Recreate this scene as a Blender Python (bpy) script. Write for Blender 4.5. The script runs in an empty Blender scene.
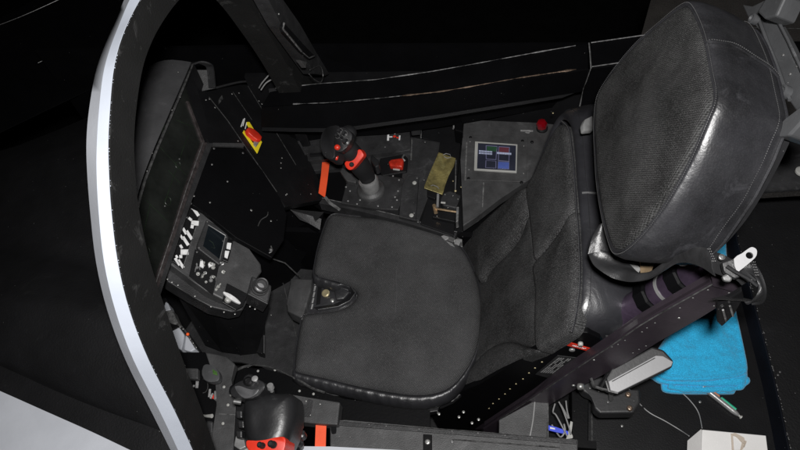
import bpy, bmesh, math, random
from mathutils import Vector as V, Matrix, noise
from mathutils.geometry import delaunay_2d_cdt
random.seed(7)
S = bpy.context.scene
COL = S.collection
# ------------------------------------------------------------------ camera
FPX = 640.0                                   # focal length in pixels of an 800 px wide picture
AZ = V((-90, 425, 640)).normalized()          # world Z, X, Y seen in camera axes
AX = V((4000, -105, 640)); AX = (AX - AZ*AX.dot(AZ)).normalized()
AY = AZ.cross(AX)
M3 = Matrix((AX, AY, AZ))                     # camera axes -> world axes
def ray(px, py): return M3 @ (V((px-400, -(py-225), -FPX))/FPX)
CAM = -ray(390, 305)*1.55
cd = bpy.data.cameras.new('camera'); cam = bpy.data.objects.new('camera', cd); COL.objects.link(cam)
cam.matrix_world = Matrix.Translation(CAM) @ M3.to_4x4()
cd.lens = FPX/800*36; cd.sensor_width = 36; cd.clip_start = .02; cd.clip_end = 100
S.camera = cam
# ------------------------------------------------------------------ world and the photographer's flash
W = bpy.data.worlds.new('World'); S.world = W; W.use_nodes = True
W.node_tree.nodes['Background'].inputs[0].default_value = (.8, .85, 1, 1)
W.node_tree.nodes['Background'].inputs[1].default_value = .0015
ld = bpy.data.lights.new('flash', 'AREA'); ld.shape = 'RECTANGLE'; ld.size = .07; ld.size_y = .045
ld.energy = 34; ld.color = (1, .985, .97)
fl = bpy.data.objects.new('flash', ld); COL.objects.link(fl)
fl.matrix_world = Matrix.Translation(CAM + M3 @ V((.012, .075, .10))) @ M3.to_4x4()
vs = S.view_settings; vs.view_transform = 'Standard'; vs.look = 'None'; vs.exposure = 0; vs.gamma = 1
vs.use_curve_mapping = False
# ------------------------------------------------------------------ materials
def mat(name, col, rough=.5, metal=0, spec=.5, var=.25, vscale=12, bump=.15, bscale=180, dust=0, dscale=160,
        scuff=0, emit=None, weave=None, coat=0, rv=0, fold=0, col2=None, sheen=0, grime=0):
    m = bpy.data.materials.new(name); m.use_nodes = True
    n = m.node_tree.nodes; l = m.node_tree.links; b = n['Principled BSDF']
    b.inputs['Roughness'].default_value = rough; b.inputs['Metallic'].default_value = metal
    b.inputs['Specular IOR Level'].default_value = spec
    if coat: b.inputs['Coat Weight'].default_value = coat; b.inputs['Coat Roughness'].default_value = .15
    if sheen: b.inputs['Sheen Weight'].default_value = sheen; b.inputs['Sheen Roughness'].default_value = .5
    tc = n.new('ShaderNodeTexCoord')
    ns = n.new('ShaderNodeTexNoise'); ns.inputs['Scale'].default_value = vscale; ns.inputs['Detail'].default_value = 6
    ns.inputs['Roughness'].default_value = .62
    l.new(tc.outputs['Object'], ns.inputs['Vector'])
    mr = n.new('ShaderNodeMapRange'); mr.inputs['From Min'].default_value = .3; mr.inputs['From Max'].default_value = .7
    l.new(ns.outputs['Fac'], mr.inputs['Value'])
    mx = n.new('ShaderNodeMix'); mx.data_type = 'RGBA'
    c = V(col)
    lo = c*(1-var); hi = V(col2) if col2 else c*(1+var)
    mx.inputs['A'].default_value = (*lo, 1); mx.inputs['B'].default_value = (*hi, 1)
    l.new(mr.outputs['Result'], mx.inputs['Factor'])
    cur = mx.outputs['Result']
    def over(cur, fac, colr):
        k = n.new('ShaderNodeMix'); k.data_type = 'RGBA'; k.inputs['B'].default_value = (*colr, 1)
        l.new(cur, k.inputs['A']); l.new(fac, k.inputs['Factor']); return k.outputs['Result']
    if dust:
        vo = n.new('ShaderNodeTexVoronoi'); vo.inputs['Scale'].default_value = dscale
        l.new(tc.outputs['Object'], vo.inputs['Vector'])
        lt = n.new('ShaderNodeMath'); lt.operation = 'LESS_THAN'; lt.inputs[1].default_value = .11
        l.new(vo.outputs['Distance'], lt.inputs[0])
        sp = n.new('ShaderNodeSeparateColor'); l.new(vo.outputs['Color'], sp.inputs[0])
        g2 = n.new('ShaderNodeMath'); g2.operation = 'GREATER_THAN'; g2.inputs[1].default_value = 1-dust
        l.new(sp.outputs[0], g2.inputs[0])
        mu = n.new('ShaderNodeMath'); mu.operation = 'MULTIPLY'; l.new(lt.outputs[0], mu.inputs[0]); l.new(g2.outputs[0], mu.inputs[1])
        m2 = n.new('ShaderNodeMath'); m2.operation = 'MULTIPLY'; l.new(mu.outputs[0], m2.inputs[0]); l.new(sp.outputs[1], m2.inputs[1])
        cur = over(cur, m2.outputs[0], (.2, .2, .2))
    if scuff:
        n2 = n.new('ShaderNodeTexNoise'); n2.inputs['Scale'].default_value = 22; n2.inputs['Detail'].default_value = 9
        n2.inputs['Roughness'].default_value = .72; n2.inputs['Distortion'].default_value = .6
        l.new(tc.outputs['Object'], n2.inputs['Vector'])
        r2 = n.new('ShaderNodeMapRange'); r2.inputs['From Min'].default_value = .58; r2.inputs['From Max'].default_value = .74
        r2.inputs['To Max'].default_value = scuff; l.new(n2.outputs['Fac'], r2.inputs['Value'])
        cur = over(cur, r2.outputs['Result'], tuple(min(.5, x*5+.02) for x in col))
    h = n.new('ShaderNodeTexNoise'); h.inputs['Scale'].default_value = bscale; h.inputs['Detail'].default_value = 4
    l.new(tc.outputs['Object'], h.inputs['Vector'])
    hsrc = h.outputs['Fac']
    if weave:                                  # weave = threads per metre, works on the UV map laid out in metres
        uv = n.new('ShaderNodeUVMap'); se = n.new('ShaderNodeSeparateXYZ'); l.new(uv.outputs[0], se.inputs[0])
        outs = []
        for ax, kk in ((0, weave), (1, weave*.62)):
            a = n.new('ShaderNodeMath'); a.operation = 'MULTIPLY'; a.inputs[1].default_value = kk*2*math.pi
            l.new(se.outputs[ax], a.inputs[0])
            s_ = n.new('ShaderNodeMath'); s_.operation = 'SINE'; l.new(a.outputs[0], s_.inputs[0]); outs.append(s_)
        pr = n.new('ShaderNodeMath'); pr.operation = 'MULTIPLY'; l.new(outs[0].outputs[0], pr.inputs[0]); l.new(outs[1].outputs[0], pr.inputs[1])
        r3 = n.new('ShaderNodeMapRange'); r3.inputs['From Min'].default_value = -1; r3.inputs['From Max'].default_value = 1
        l.new(pr.outputs[0], r3.inputs['Value'])
        k = n.new('ShaderNodeMix'); k.data_type = 'RGBA'; k.blend_type = 'MULTIPLY'; k.inputs['Factor'].default_value = 1
        cr = n.new('ShaderNodeMapRange'); cr.inputs['To Min'].default_value = .25; cr.inputs['To Max'].default_value = 1.75
        l.new(r3.outputs['Result'], cr.inputs['Value'])
        cb = n.new('ShaderNodeCombineColor'); [l.new(cr.outputs['Result'], cb.inputs[i]) for i in range(3)]
        l.new(cur, k.inputs['A']); l.new(cb.outputs[0], k.inputs['B']); cur = k.outputs['Result']
        ad = n.new('ShaderNodeMath'); ad.operation = 'MULTIPLY_ADD'; ad.inputs[1].default_value = .6
        l.new(r3.outputs['Result'], ad.inputs[0]); l.new(h.outputs['Fac'], ad.inputs[2]); hsrc = ad.outputs[0]
    if grime:                                  # pale lint and rub marks, low contrast
        n4 = n.new('ShaderNodeTexNoise'); n4.inputs['Scale'].default_value = 620; n4.inputs['Detail'].default_value = 2
        l.new(tc.outputs['Object'], n4.inputs['Vector'])
        r4 = n.new('ShaderNodeMapRange'); r4.inputs['From Min'].default_value = .5; r4.inputs['From Max'].default_value = .8
        r4.inputs['To Max'].default_value = grime; l.new(n4.outputs['Fac'], r4.inputs['Value'])
        cur = over(cur, r4.outputs['Result'], (.35, .35, .35))
    l.new(cur, b.inputs['Base Color'])
    if rv:
        n5 = n.new('ShaderNodeTexNoise'); n5.inputs['Scale'].default_value = 14; n5.inputs['Detail'].default_value = 5
        l.new(tc.outputs['Object'], n5.inputs['Vector'])
        r5 = n.new('ShaderNodeMapRange'); r5.inputs['From Min'].default_value = .3; r5.inputs['From Max'].default_value = .7
        r5.inputs['To Min'].default_value = rough-rv; r5.inputs['To Max'].default_value = rough+rv
        l.new(n5.outputs['Fac'], r5.inputs['Value']); l.new(r5.outputs['Result'], b.inputs['Roughness'])
    if bump:
        bp = n.new('ShaderNodeBump'); bp.inputs['Strength'].default_value = bump; bp.inputs['Distance'].default_value = .0015
        l.new(hsrc, bp.inputs['Height']); l.new(bp.outputs[0], b.inputs['Normal'])
        if fold:
            n6 = n.new('ShaderNodeTexNoise'); n6.inputs['Scale'].default_value = 16; n6.inputs['Detail'].default_value = 3; n6.inputs['Distortion'].default_value = 1.2
            l.new(tc.outputs['Object'], n6.inputs['Vector'])
            b2 = n.new('ShaderNodeBump'); b2.inputs['Strength'].default_value = fold; b2.inputs['Distance'].default_value = .012
            l.new(n6.outputs['Fac'], b2.inputs['Height']); l.new(b2.outputs[0], bp.inputs['Normal'])
    if emit:
        l.new(cur, b.inputs['Emission Color']); b.inputs['Emission Strength'].default_value = emit
    return m
K = dict(
 black = mat('black_paint', (.0062,.0062,.0068), .42, spec=.24, dust=.02, scuff=.06, bump=.25, bscale=300),
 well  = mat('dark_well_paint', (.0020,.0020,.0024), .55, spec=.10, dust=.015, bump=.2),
 panel = mat('charcoal_panel', (.020,.020,.021), .5, spec=.35, var=.4, vscale=25, dust=.05, scuff=.28, bump=.4, bscale=420, dscale=220),
 gray  = mat('grey_panel', (.040,.040,.041), .5, spec=.4, var=.35, vscale=25, dust=.05, scuff=.2, bump=.35, bscale=400),
 edge  = mat('worn_edge', (.22,.22,.22), .4, .6, var=.7, vscale=90, bump=.3),
 dimedge = mat('dull_worn_edge', (.07,.07,.07), .4, .4, var=.8, vscale=90, bump=.3),
 copper= mat('worn_copper_edge', (.30,.22,.165), .35, .8, var=.8, vscale=25),
 hood  = mat('hood_leatherette', (.045,.045,.047), .5, spec=.35, dust=.02, scuff=.15, bump=.3, bscale=300),
 deck  = mat('matt_deck_black', (.0062,.0062,.0068), .55, spec=.25, dust=.02, scuff=.10, bump=.5, bscale=260),
 bow   = mat('bow_black_foam', (.0075,.0075,.0075), .75, spec=.2, dust=.01, dscale=300, scuff=.9, bump=.5, bscale=300),
 white = mat('white_paint', (.42,.45,.51), .4, var=.05, bump=.05),
 skin  = mat('pale_grey_skin', (.40,.415,.45), .45, var=.06, bump=.08),
 void  = mat('hangar_floor', (.004,.004,.004), .95, spec=.1, var=.3, bump=0),
 fab   = mat('knit_fabric', (.034,.034,.035), .92, spec=.12, var=.38, vscale=7, weave=300, bump=.5, bscale=900, grime=.16),
 fab2  = mat('foam_fabric', (.026,.026,.0265), .95, spec=.05, var=.5, vscale=11, weave=380, bump=.6, bscale=800, grime=.28),
 mesh  = mat('spacer_mesh_fabric', (.0195,.0195,.0195), .9, spec=.08, var=.6, vscale=13, weave=280, bump=.8, bscale=900, grime=.14),
 leather = mat('black_leather', (.015,.015,.017), .44, spec=.55, var=.7, vscale=9, bump=.22, bscale=420, rv=.10, fold=.16, scuff=.26, grime=.03),
 leather2 = mat('glossy_leather', (.017,.017,.019), .42, spec=.65, rv=.08, fold=.2, var=.3, vscale=9, bump=.35, bscale=300),
 leather3 = mat('blue_black_leather', (.017,.017,.0195), .33, spec=.85, rv=.06, fold=.18, var=.4, vscale=8, bump=.2, bscale=420, scuff=.1),
 seam  = mat('grey_thread', (.055,.055,.056), .7, var=.3, bump=0),
 rail  = mat('plum_black_anodised', (.036,.028,.036), .38, .35, var=.35, vscale=9, dust=.06, scuff=.12, bump=.1),
 tube  = mat('purple_tube', (.048,.034,.055), .3, .4, var=.5, vscale=16, scuff=.2, bump=.1),
 screw = mat('screw_steel', (.34,.34,.33), .35, .7, var=.3),
 dscrew= mat('dull_screw', (.12,.12,.12), .45, .5, var=.3),
 bscrew= mat('brass_rivet', (.5,.43,.26), .35, .7, var=.3),
 steel = mat('dull_steel', (.26,.26,.26), .35, .4, var=.3, vscale=30),
 bracket = mat('grey_bracket_paint', (.040,.041,.043), .5, scuff=.25, dust=.05, bump=.15),
 web   = mat('belt_webbing', (.016,.016,.017), .40, spec=.8, var=.3, vscale=30, bump=.3, bscale=900, rv=.08, fold=.3),
 red   = mat('red_plastic', (.55,.028,.012), .4, var=.2, bump=.1),
 dred  = mat('worn_red_plastic', (.34,.02,.01), .35, var=.4, vscale=60, bump=.3),
 redg  = mat('red_lens', (.15,.002,.005), .12, spec=.8, var=.2, bump=0, coat=.6),
 orange= mat('orange_tape', (.70,.075,.02), .6, var=.12, bump=.15),
 yellow= mat('yellow_paint', (.72,.58,.02), .5, var=.1),
 brass = mat('olive_brass', (.15,.125,.045), .42, .55, var=.6, vscale=38, scuff=.3, bump=.3),
 gold  = mat('gold_fitting', (.5,.36,.22), .3, .8, var=.4, vscale=60),
 print_ = mat('white_print', (.6,.6,.6), .6, var=.2, vscale=80, bump=0),
 dprint = mat('grey_print', (.20,.20,.20), .6, var=.4, vscale=150, bump=0),
 screen= mat('dark_glass', (.006,.008,.010), .08, spec=.6, var=.3, bump=0, coat=.5),
 glass2= mat('panel_glass', (.010,.011,.010), .2, spec=.5, var=.5, bump=.05),
 green = mat('green_trace', (.010,.020,.009), .4, var=.6, vscale=40, bump=0),
 towel = mat('blue_terry', (.026,.35,.61), .95, spec=.1, var=.4, vscale=520, bump=1, bscale=420, sheen=.3),
 card  = mat('white_card', (.62,.61,.60), .6, var=.05, bump=.1),
 kraft = mat('torn_card', (.42,.36,.30), .8, var=.2),
 lens  = mat('pale_grey_face', (.23,.23,.235), .35, var=.08, bump=.05),
 rubber= mat('black_rubber', (.013,.013,.014), .38, scuff=.05, dust=.04, var=.3, bump=.2),
 softb = mat('grip_black', (.010,.010,.011), .55, bump=.2, dust=.03),
 gripg = mat('grip_grey', (.07,.07,.073), .4, bump=.2),
 canvas= mat('rough_canvas', (.020,.018,.0165), .8, spec=.2, dust=.06, dscale=260, var=.35, bump=1, bscale=350, grime=.1),
 navy  = mat('navy_black', (.0045,.0055,.009), .75, spec=.1, var=.3, dust=.04),
 bluetag = mat('blue_tag', (.03,.06,.55), .5),
 emerald = mat('green_barrel', (.01,.35,.20), .35),
 wire  = mat('pale_wire', (.25,.25,.25), .5),
 scr_g = mat('screen_green', (.02,.055,.03), .3, emit=.12, bump=0), scr_r = mat('screen_red', (.085,.025,.035), .3, emit=.12, bump=0),
 scr_b = mat('screen_blue', (.05,.075,.24), .3, emit=.2, bump=0), scr_l = mat('screen_lines', (.10,.10,.17), .3, emit=.12, bump=0),
 scr_t = mat('screen_text', (.30,.33,.45), .3, emit=.25, bump=0), scr_k = mat('screen_ground', (.020,.022,.034), .1, emit=.06, bump=0),  # screen ground lifted in colour to stand in for glare over the glass
 frame = mat('ivory_frame', (.30,.30,.285), .4, var=.15),
)
# ------------------------------------------------------------------ planes, and points on them
class PL:
    def __init__(s, o, n, u):
        s.o = V(o); s.n = V(n).normalized(); u = V(u); s.u = (u - s.n*u.dot(s.n)).normalized(); s.v = s.n.cross(s.u)
    def hit(s, px, py, w=0):
        r = ray(px, py); p = CAM + r*(((s.o+s.n*w-CAM).dot(s.n))/r.dot(s.n)); return p
    def uv(s, px, py, w=0):
        p = s.hit(px, py, w)-s.o; return (p.dot(s.u), p.dot(s.v))
    def p(s, a, b, w=0): return s.o + s.u*a + s.v*b + s.n*w
def ZP(z): return PL((0,0,z), (0,0,1), (1,0,0))
def XP(x): return PL((x,0,0), (1,0,0), (0,1,0))
def YP(y): return PL((0,y,0), (0,-1,0), (1,0,0))
def at(px, py, z): return ZP(z).hit(px, py)
# ------------------------------------------------------------------ objects
def link(name, me, m=None, parent=None):
    o = bpy.data.objects.new(name, me); COL.objects.link(o)
    if m is not None and len(me.materials) == 0: me.materials.append(m)
    if parent is not None: o.parent = parent
    return o
def thing(name, label, cat, loc, group=None):
    o = bpy.data.objects.new(name, None); COL.objects.link(o); o.empty_display_size = .02
    o.location = loc; o['label'] = label; o['category'] = cat
    if group: o['group'] = group
    return o
def org(p):
    q = V((0,0,0))
    while p is not None: q += p.location; p = p.parent
    return q
def part(name, bm, m, parent=None, smooth=False, ang=40, label=None):
    d = org(parent)
    if parent is None:                       # own origin for loose meshes
        d = sum((v.co for v in bm.verts), V())/max(1, len(bm.verts))
    for v in bm.verts: v.co -= d
    bmesh.ops.recalc_face_normals(bm, faces=bm.faces) if smooth != 'keep' else None
    me = bpy.data.meshes.new(name); bm.to_mesh(me); bm.free()
    if smooth:
        me.polygons.foreach_set('use_smooth', [True]*len(me.polygons)); me.set_sharp_from_angle(angle=math.radians(ang))
    o = link(name, me, m, parent)
    if parent is None: o.location = d
    if label: o['label'] = label
    return o
def solo(o, label, cat, group=None):
    o['label'] = label; o['category'] = cat
    if group: o['group'] = group
    return o
def struct(o): o['kind'] = 'structure'; return o
def join(*bms):
    b = bms[0]
    for x in bms[1:]:
        me = bpy.data.meshes.new('t'); x.to_mesh(me); x.free(); b.from_mesh(me); bpy.data.meshes.remove(me)
    return b
def prism(pl, uvs, w0, w1, bev=0, seg=2, taper=0):
    bm = bmesh.new(); n = len(uvs)
    if sum(uvs[i][0]*uvs[(i+1)%n][1]-uvs[(i+1)%n][0]*uvs[i][1] for i in range(n)) < 0: uvs = uvs[::-1]
    cx = sum(a for a, b in uvs)/n; cy = sum(b for a, b in uvs)/n
    A = [bm.verts.new(pl.p(a, b, w0)) for a, b in uvs]
    B = [bm.verts.new(pl.p(cx+(a-cx)*(1-taper), cy+(b-cy)*(1-taper), w1)) for a, b in uvs]
    bm.faces.new(A[::-1]); top = bm.faces.new(B)
    for i in range(n): bm.faces.new((A[i], A[(i+1)%n], B[(i+1)%n], B[i]))
    if bev:
        es = list(top.edges) + [e for e in bm.edges if not (e.verts[0] in A and e.verts[1] in A) and e not in top.edges]
        bmesh.ops.bevel(bm, geom=list(set(es)), offset=bev, segments=seg, profile=.5, affect='EDGES', clamp_overlap=True)
    return bm
def pp(pl, pix, w0, w1, bev=0, seg=2, taper=0, wt=None):      # prism from picture points measured on the plane's top face
    return prism(pl, [pl.uv(x, y, w1 if wt is None else wt) for x, y in pix], w0, w1, bev, seg, taper)
def sheet(rows, th, closed=False):
    bm = bmesh.new(); R = [[bm.verts.new(p) for p in r] for r in rows]
    for a, b in zip(R, R[1:]):
        m = len(a)
        for i in range(m if closed else m-1): bm.faces.new((a[i], a[(i+1)%m], b[(i+1)%m], b[i]))
    bmesh.ops.recalc_face_normals(bm, faces=bm.faces)
    if th: bmesh.ops.solidify(bm, geom=list(bm.faces), thickness=th)
    elif closed: bm.faces.new(R[-1])
    return bm
def smooth_path(P, k=6, closed=False):
    P = [V(p) for p in P]; n = len(P); out = []
    rng = range(n if closed else n-1)
    for i in rng:
        g = (lambda j: P[j % n]) if closed else (lambda j: P[max(0, min(n-1, j))])
        a, b, c, d = g(i-1), g(i), g(i+1), g(i+2)
        for s in range(k):
            t = s/k
            out.append(.5*((2*b)+(c-a)*t+(2*a-5*b+4*c-d)*t*t+(3*b-a-3*c+d)*t**3))
    if not closed: out.append(P[-1])
    return out
def sm2(pts, k=4): return [(p.x, p.y) for p in smooth_path([V((a, b, 0)) for a, b in pts], k, True)]
def sweep(path, radii, seg=10, flat=1, up=None, cap=True):
    bm = bmesh.new(); n = len(path); rings = []
    if not hasattr(radii, '__len__'): radii = [radii]*n
    ref = V(up) if up else None; prev = None
    for i, p in enumerate(path):
        t = (path[min(n-1, i+1)]-path[max(0, i-1)]).normalized()
        if ref is not None: a = ref - t*ref.dot(t)
        elif prev is None: a = t.orthogonal()
        else: a = prev - t*prev.dot(t)
        a.normalize(); prev = a; b = t.cross(a); r = radii[i]
        rings.append([bm.verts.new(p + a*math.cos(2*math.pi*k/seg)*r + b*math.sin(2*math.pi*k/seg)*r*flat) for k in range(seg)])
    for A, B in zip(rings, rings[1:]):
        for k in range(seg): bm.faces.new((A[k], A[(k+1)%seg], B[(k+1)%seg], B[k]))
    if cap: bm.faces.new(rings[0][::-1]); bm.faces.new(rings[-1])
    return bm
def lathe(o, ax, prof, seg=20):
    ax = V(ax).normalized(); a = ax.orthogonal().normalized(); b = ax.cross(a); bm = bmesh.new(); rings = []
    for r, h in prof:
        rings.append([bm.verts.new(V(o)+ax*h+(a*math.cos(2*math.pi*k/seg)+b*math.sin(2*math.pi*k/seg))*max(r, 1e-5)) for k in range(seg)])
    for A, B in zip(rings, rings[1:]):
        for k in range(seg): bm.faces.new((A[k], A[(k+1)%seg], B[(k+1)%seg], B[k]))
    bm.faces.new(rings[0][::-1]); bm.faces.new(rings[-1]); return bm
def ball(c, r, sc=(1,1,1), rot=None, sub=3):
    bm = bmesh.new(); bmesh.ops.create_icosphere(bm, subdivisions=sub, radius=r)
    for v in bm.verts:
        q = V((v.co.x*sc[0], v.co.y*sc[1], v.co.z*sc[2]))
        if rot: q = rot @ q
        v.co = q + V(c)
    return bm
def box(a, b, bev=0):
    pl = ZP(0); return prism(pl, [(a[0],a[1]),(b[0],a[1]),(b[0],b[1]),(a[0],b[1])], a[2], b[2], bev)
def sdf(poly, x, y):
    d = 1e9; ins = False; n = len(poly)
    for i in range(n):
        ax, ay = poly[i]; bx, by = poly[(i+1) % n]
        ex, ey = bx-ax, by-ay; wx, wy = x-ax, y-ay
        t = max(0, min(1, (wx*ex+wy*ey)/(ex*ex+ey*ey+1e-12)))
        dx, dy = wx-ex*t, wy-ey*t; d = min(d, dx*dx+dy*dy)
        if (ay > y) != (by > y) and x < (bx-ax)*(y-ay)/(by-ay)+ax: ins = not ins
    return math.sqrt(d)*(1 if ins else -1)
def pillow(pl, poly, r, crown=0, cw=.1, h=.008, skirt=.03, hf=None, w=0, rise=None):
    """padded shape: rounded rim of radius r, crowned middle, straight skirt; carries a UV map in metres"""
    rise = r if rise is None else rise
    n = len(poly)
    if sum(poly[i][0]*poly[(i+1)%n][1]-poly[(i+1)%n][0]*poly[i][1] for i in range(n)) < 0: poly = poly[::-1]
    pts = []
    for i in range(n):                                          # resample the rim
        a, b = poly[i], poly[(i+1) % n]; L = math.hypot(b[0]-a[0], b[1]-a[1]); k = max(1, round(L/h))
        for j in range(k): pts.append((a[0]+(b[0]-a[0])*j/k, a[1]+(b[1]-a[1])*j/k))
    nb = len(pts)
    cand = []
    for f in (.06, .2, .45, .75):
        d = r*f
        for i in range(nb):
            a, b = pts[i-1], pts[(i+1) % nb]; tx, ty = b[0]-a[0], b[1]-a[1]; L = math.hypot(tx, ty)+1e-9
            q = (pts[i][0]-ty/L*d, pts[i][1]+tx/L*d)
            if abs(sdf(poly, *q)-d) < d*.12+1e-5: cand.append(q)
    xs = [p[0] for p in pts]; ys = [p[1] for p in pts]; j = 0; y = min(ys)
    while y < max(ys):
        x = min(xs) + (h/2 if j % 2 else 0)
        while x < max(xs):
            if sdf(poly, x, y) > r*.9: cand.append((x, y))
            x += h
        y += h*.87; j += 1
    allp = [V(p) for p in pts+cand]
    vv, ee, ff, ov, oe, of = delaunay_2d_cdt(allp, [], [list(range(nb))], 1, 1e-5)
    bm = bmesh.new(); uvl = bm.loops.layers.uv.new('UVMap'); vs = []
    for q in vv:
        d = max(0, sdf(poly, q.x, q.y)); t = min(1, d/r)
        z = rise*math.sqrt(max(0, 1-(1-t)**2)) + crown*(1-math.exp(-(d/cw)**2))
        if hf: z += hf(q.x, q.y, d)*min(1, d/r*.7)
        vs.append(bm.verts.new(pl.p(q.x, q.y, w+z)))
    for f in ff:
        try: F = bm.faces.new([vs[i] for i in f])
        except ValueError: continue
        for lp, i in zip(F.loops, f): lp[uvl].uv = (vv[i].x, vv[i].y)
    rim = [e for e in bm.edges if len(e.link_faces) == 1]
    if skirt:
        g = bmesh.ops.extrude_edge_only(bm, edges=rim)
        for v in [x for x in g['geom'] if isinstance(x, bmesh.types.BMVert)]: v.co -= pl.n*skirt
    return bm
def wr(x, y, s, a): return a*noise.noise(V((x*s, y*s, 3.1)))
_sm = {}
def studs(name, pl, pix, r, m, parent, w=0, h=None):           # screws and rivets, one object each, sharing a mesh
    key = (round(r, 5), m.name, h)
    if key not in _sm:
        hh = h or r*.45
        bm = lathe((0,0,0), (0,0,1), [(r, -.001), (r, hh*.5), (r*.75, hh), (r*.2, hh*.8)], 8)
        me = bpy.data.meshes.new(name); bm.to_mesh(me); bm.free(); me.materials.append(m)
        me.polygons.foreach_set('use_smooth', [True]*len(me.polygons)); _sm[key] = me
    d = org(parent); q = pl.n.to_track_quat('Z', 'Y')
    for x, y in pix:
        o = link(name, _sm[key], None, parent); o.location = pl.hit(x, y, w)-d
        o.rotation_mode = 'QUATERNION'; o.rotation_quaternion = q
def text(name, s, pl, px, py, ang, size, m, parent, w=.0006, squash=1):
    cu = bpy.data.curves.new('t', 'FONT'); cu.body = s; cu.size = size; cu.align_x = 'CENTER'; cu.align_y = 'CENTER'
    cu.extrude = .0002
    t = bpy.data.objects.new('t', cu); COL.objects.link(t)
    dg = bpy.context.evaluated_depsgraph_get(); me = bpy.data.meshes.new_from_object(t.evaluated_get(dg))
    bpy.data.objects.remove(t)
    c, s_ = math.cos(ang), math.sin(ang); o0 = pl.uv(px, py, w); d = org(parent)
    for v in me.vertices:
        x, y, z = v.co; x *= squash
        v.co = pl.p(o0[0]+x*c-y*s_, o0[1]+x*s_+y*c, w+z) - d
    me.materials.clear(); me.materials.append(m); return link(name, me, None, parent)
def line(name, pts, r, m, parent, seg=5, lab=None): return part(name, sweep(pts, r, seg), m, parent, True, label=lab)
# ================================================================== SETTING
struct(part('hangar_floor', box((-8,-8,-1.35), (8,8,-1.3)), K['void']))
struct(part('cockpit_floor', box((-1.05,-.40,-.47), (.95,.62,-.45)), K['black']))
ZS = .27                                                   # sill height above the seat cushion
# outer hull sides below the sills
struct(part('hull_side', sheet([[V((-1.1,.66,ZS-.03)),V((-.3,.66,ZS-.03)),V((1.0,.60,ZS+.0))],[V((-1.1,.62,-.5)),V((-.3,.62,-.5)),V((1.0,.62,-.5))]], .01), K['well']))
struct(part('hull_side', sheet([[V((-1.0,-.47,.2)),V((1.0,-.47,.2))],[V((-1.0,-.47,-.5)),V((1.0,-.47,-.5))]], .01), K['well']))
# ---- nose deck ahead of the windscreen bow
def deck_h(x, y, d): return 0
d0 = ZP(.27)
nose = [(190,63),(150,70),(118,77),(95,83),(50,103),(0,123),(-60,150),(-60,345),(0,367),(60,394),(120,416),(165,432),(196,446),(200,420),(175,360),(155,300),(141,240),(138,197),(150,163),(172,112)]
hood_z = .355
# rear edge of the hood is higher than the rim of the deck: loft from hood edge forward
hood_edge = [at(192,64,.345), at(183,85,.352), at(168,120,.357), at(152,158,.36), at(139,196,.36), at(131,240,.355), at(126,290,.345), at(128,340,.33), at(140,385,.31), at(160,420,.285), at(180,440,.272)]
far_pix = [(190,63),(150,70),(118,77),(95,83),(50,103),(0,123),(-60,150),(-60,345),(0,367),(60,394),(180,440)]
rim = [at(186,64,.335), at(150,70,.31), at(118,77,.285), at(95,83,.27), at(50,103,.25), at(0,123,.235), at(-60,150,.22), at(-60,250,.27), at(-60,345,.23), at(0,367,.255), at(80,403,.262)]
rows = []
HE = smooth_path(hood_edge, 4); RM = smooth_path(rim, 4)
def resamp(P, n):
    L = [0]
    for a, b in zip(P, P[1:]): L.append(L[-1]+(b-a).length)
    out = []; j = 0
    for i in range(n):
        t = L[-1]*i/(n-1)
        while j < len(L)-2 and L[j+1] < t: j += 1
        f = (t-L[j])/max(1e-9, L[j+1]-L[j]); out.append(P[j].lerp(P[j+1], min(1, f)))
    return out
HE = resamp(HE, 48); RM = resamp(RM, 48)
hood = thing('glareshield', 'matt black domed nose deck and hood in front of the instrument panel', 'glareshield', (-.7, 0, .27))
rows = []
for j in range(17):
    t = j/16
    rows.append([HE[i].lerp(RM[i], t) + V((0,0,-.09*min(1, t*8)*max(0, min(1, (34-i)/6)))) + V((0,0,.045*math.sin(math.pi*t)*math.sin(math.pi*i/47))) for i in range(48)])
part('deck_skin', sheet(rows, .006), K['deck'], hood, True, 60)
hA = HE[:31]; hB = resamp([at(142,74,.325), at(128,80,.325), at(117,110,.345), at(110,150,.355), at(106,200,.36), at(104,260,.355)], 31)
part('hood_skin', sheet([[p.lerp(q, t)+V((0,0,.006+.022*math.sin(math.pi*t))) for p, q in zip(hA, hB)] for t in (0,.15,.3,.45,.6,.8,1)], .004), K['hood'], hood, True, 60)
line('edge_trim', [p+V((.002,0,-.002)) for p in HE], .0035, K['dimedge'], hood)
studs('screw', ZP(.365), [(178,72),(180,97),(172,110),(152,153),(147,171)], .0016, K['screw'], hood)
# curled end of the hood above the side panel
a = smooth_path([at(192,64,.345), at(201,61,.335), at(210,63,.32), at(214,68,.30), at(216,88,.27)], 4)
part('hood_lip', sheet([a, [p+V((-.02,.002,-.004)) for p in a]], .004), K['panel'], hood, True, 60)
part('hood_end', pp(ZP(.27), [(186,76),(196,68),(210,70),(215,90),(190,95)], .262, .27-.27+.0, 0), K['panel'], hood) if 0 else None
a = [at(193,70,.30), at(212,70,.29), at(216,88,.265), at(188,94,.27)]
part('hood_liner', sheet([[a[0],a[1]],[a[3],a[2]]], .004), K['gray'], hood)
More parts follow.
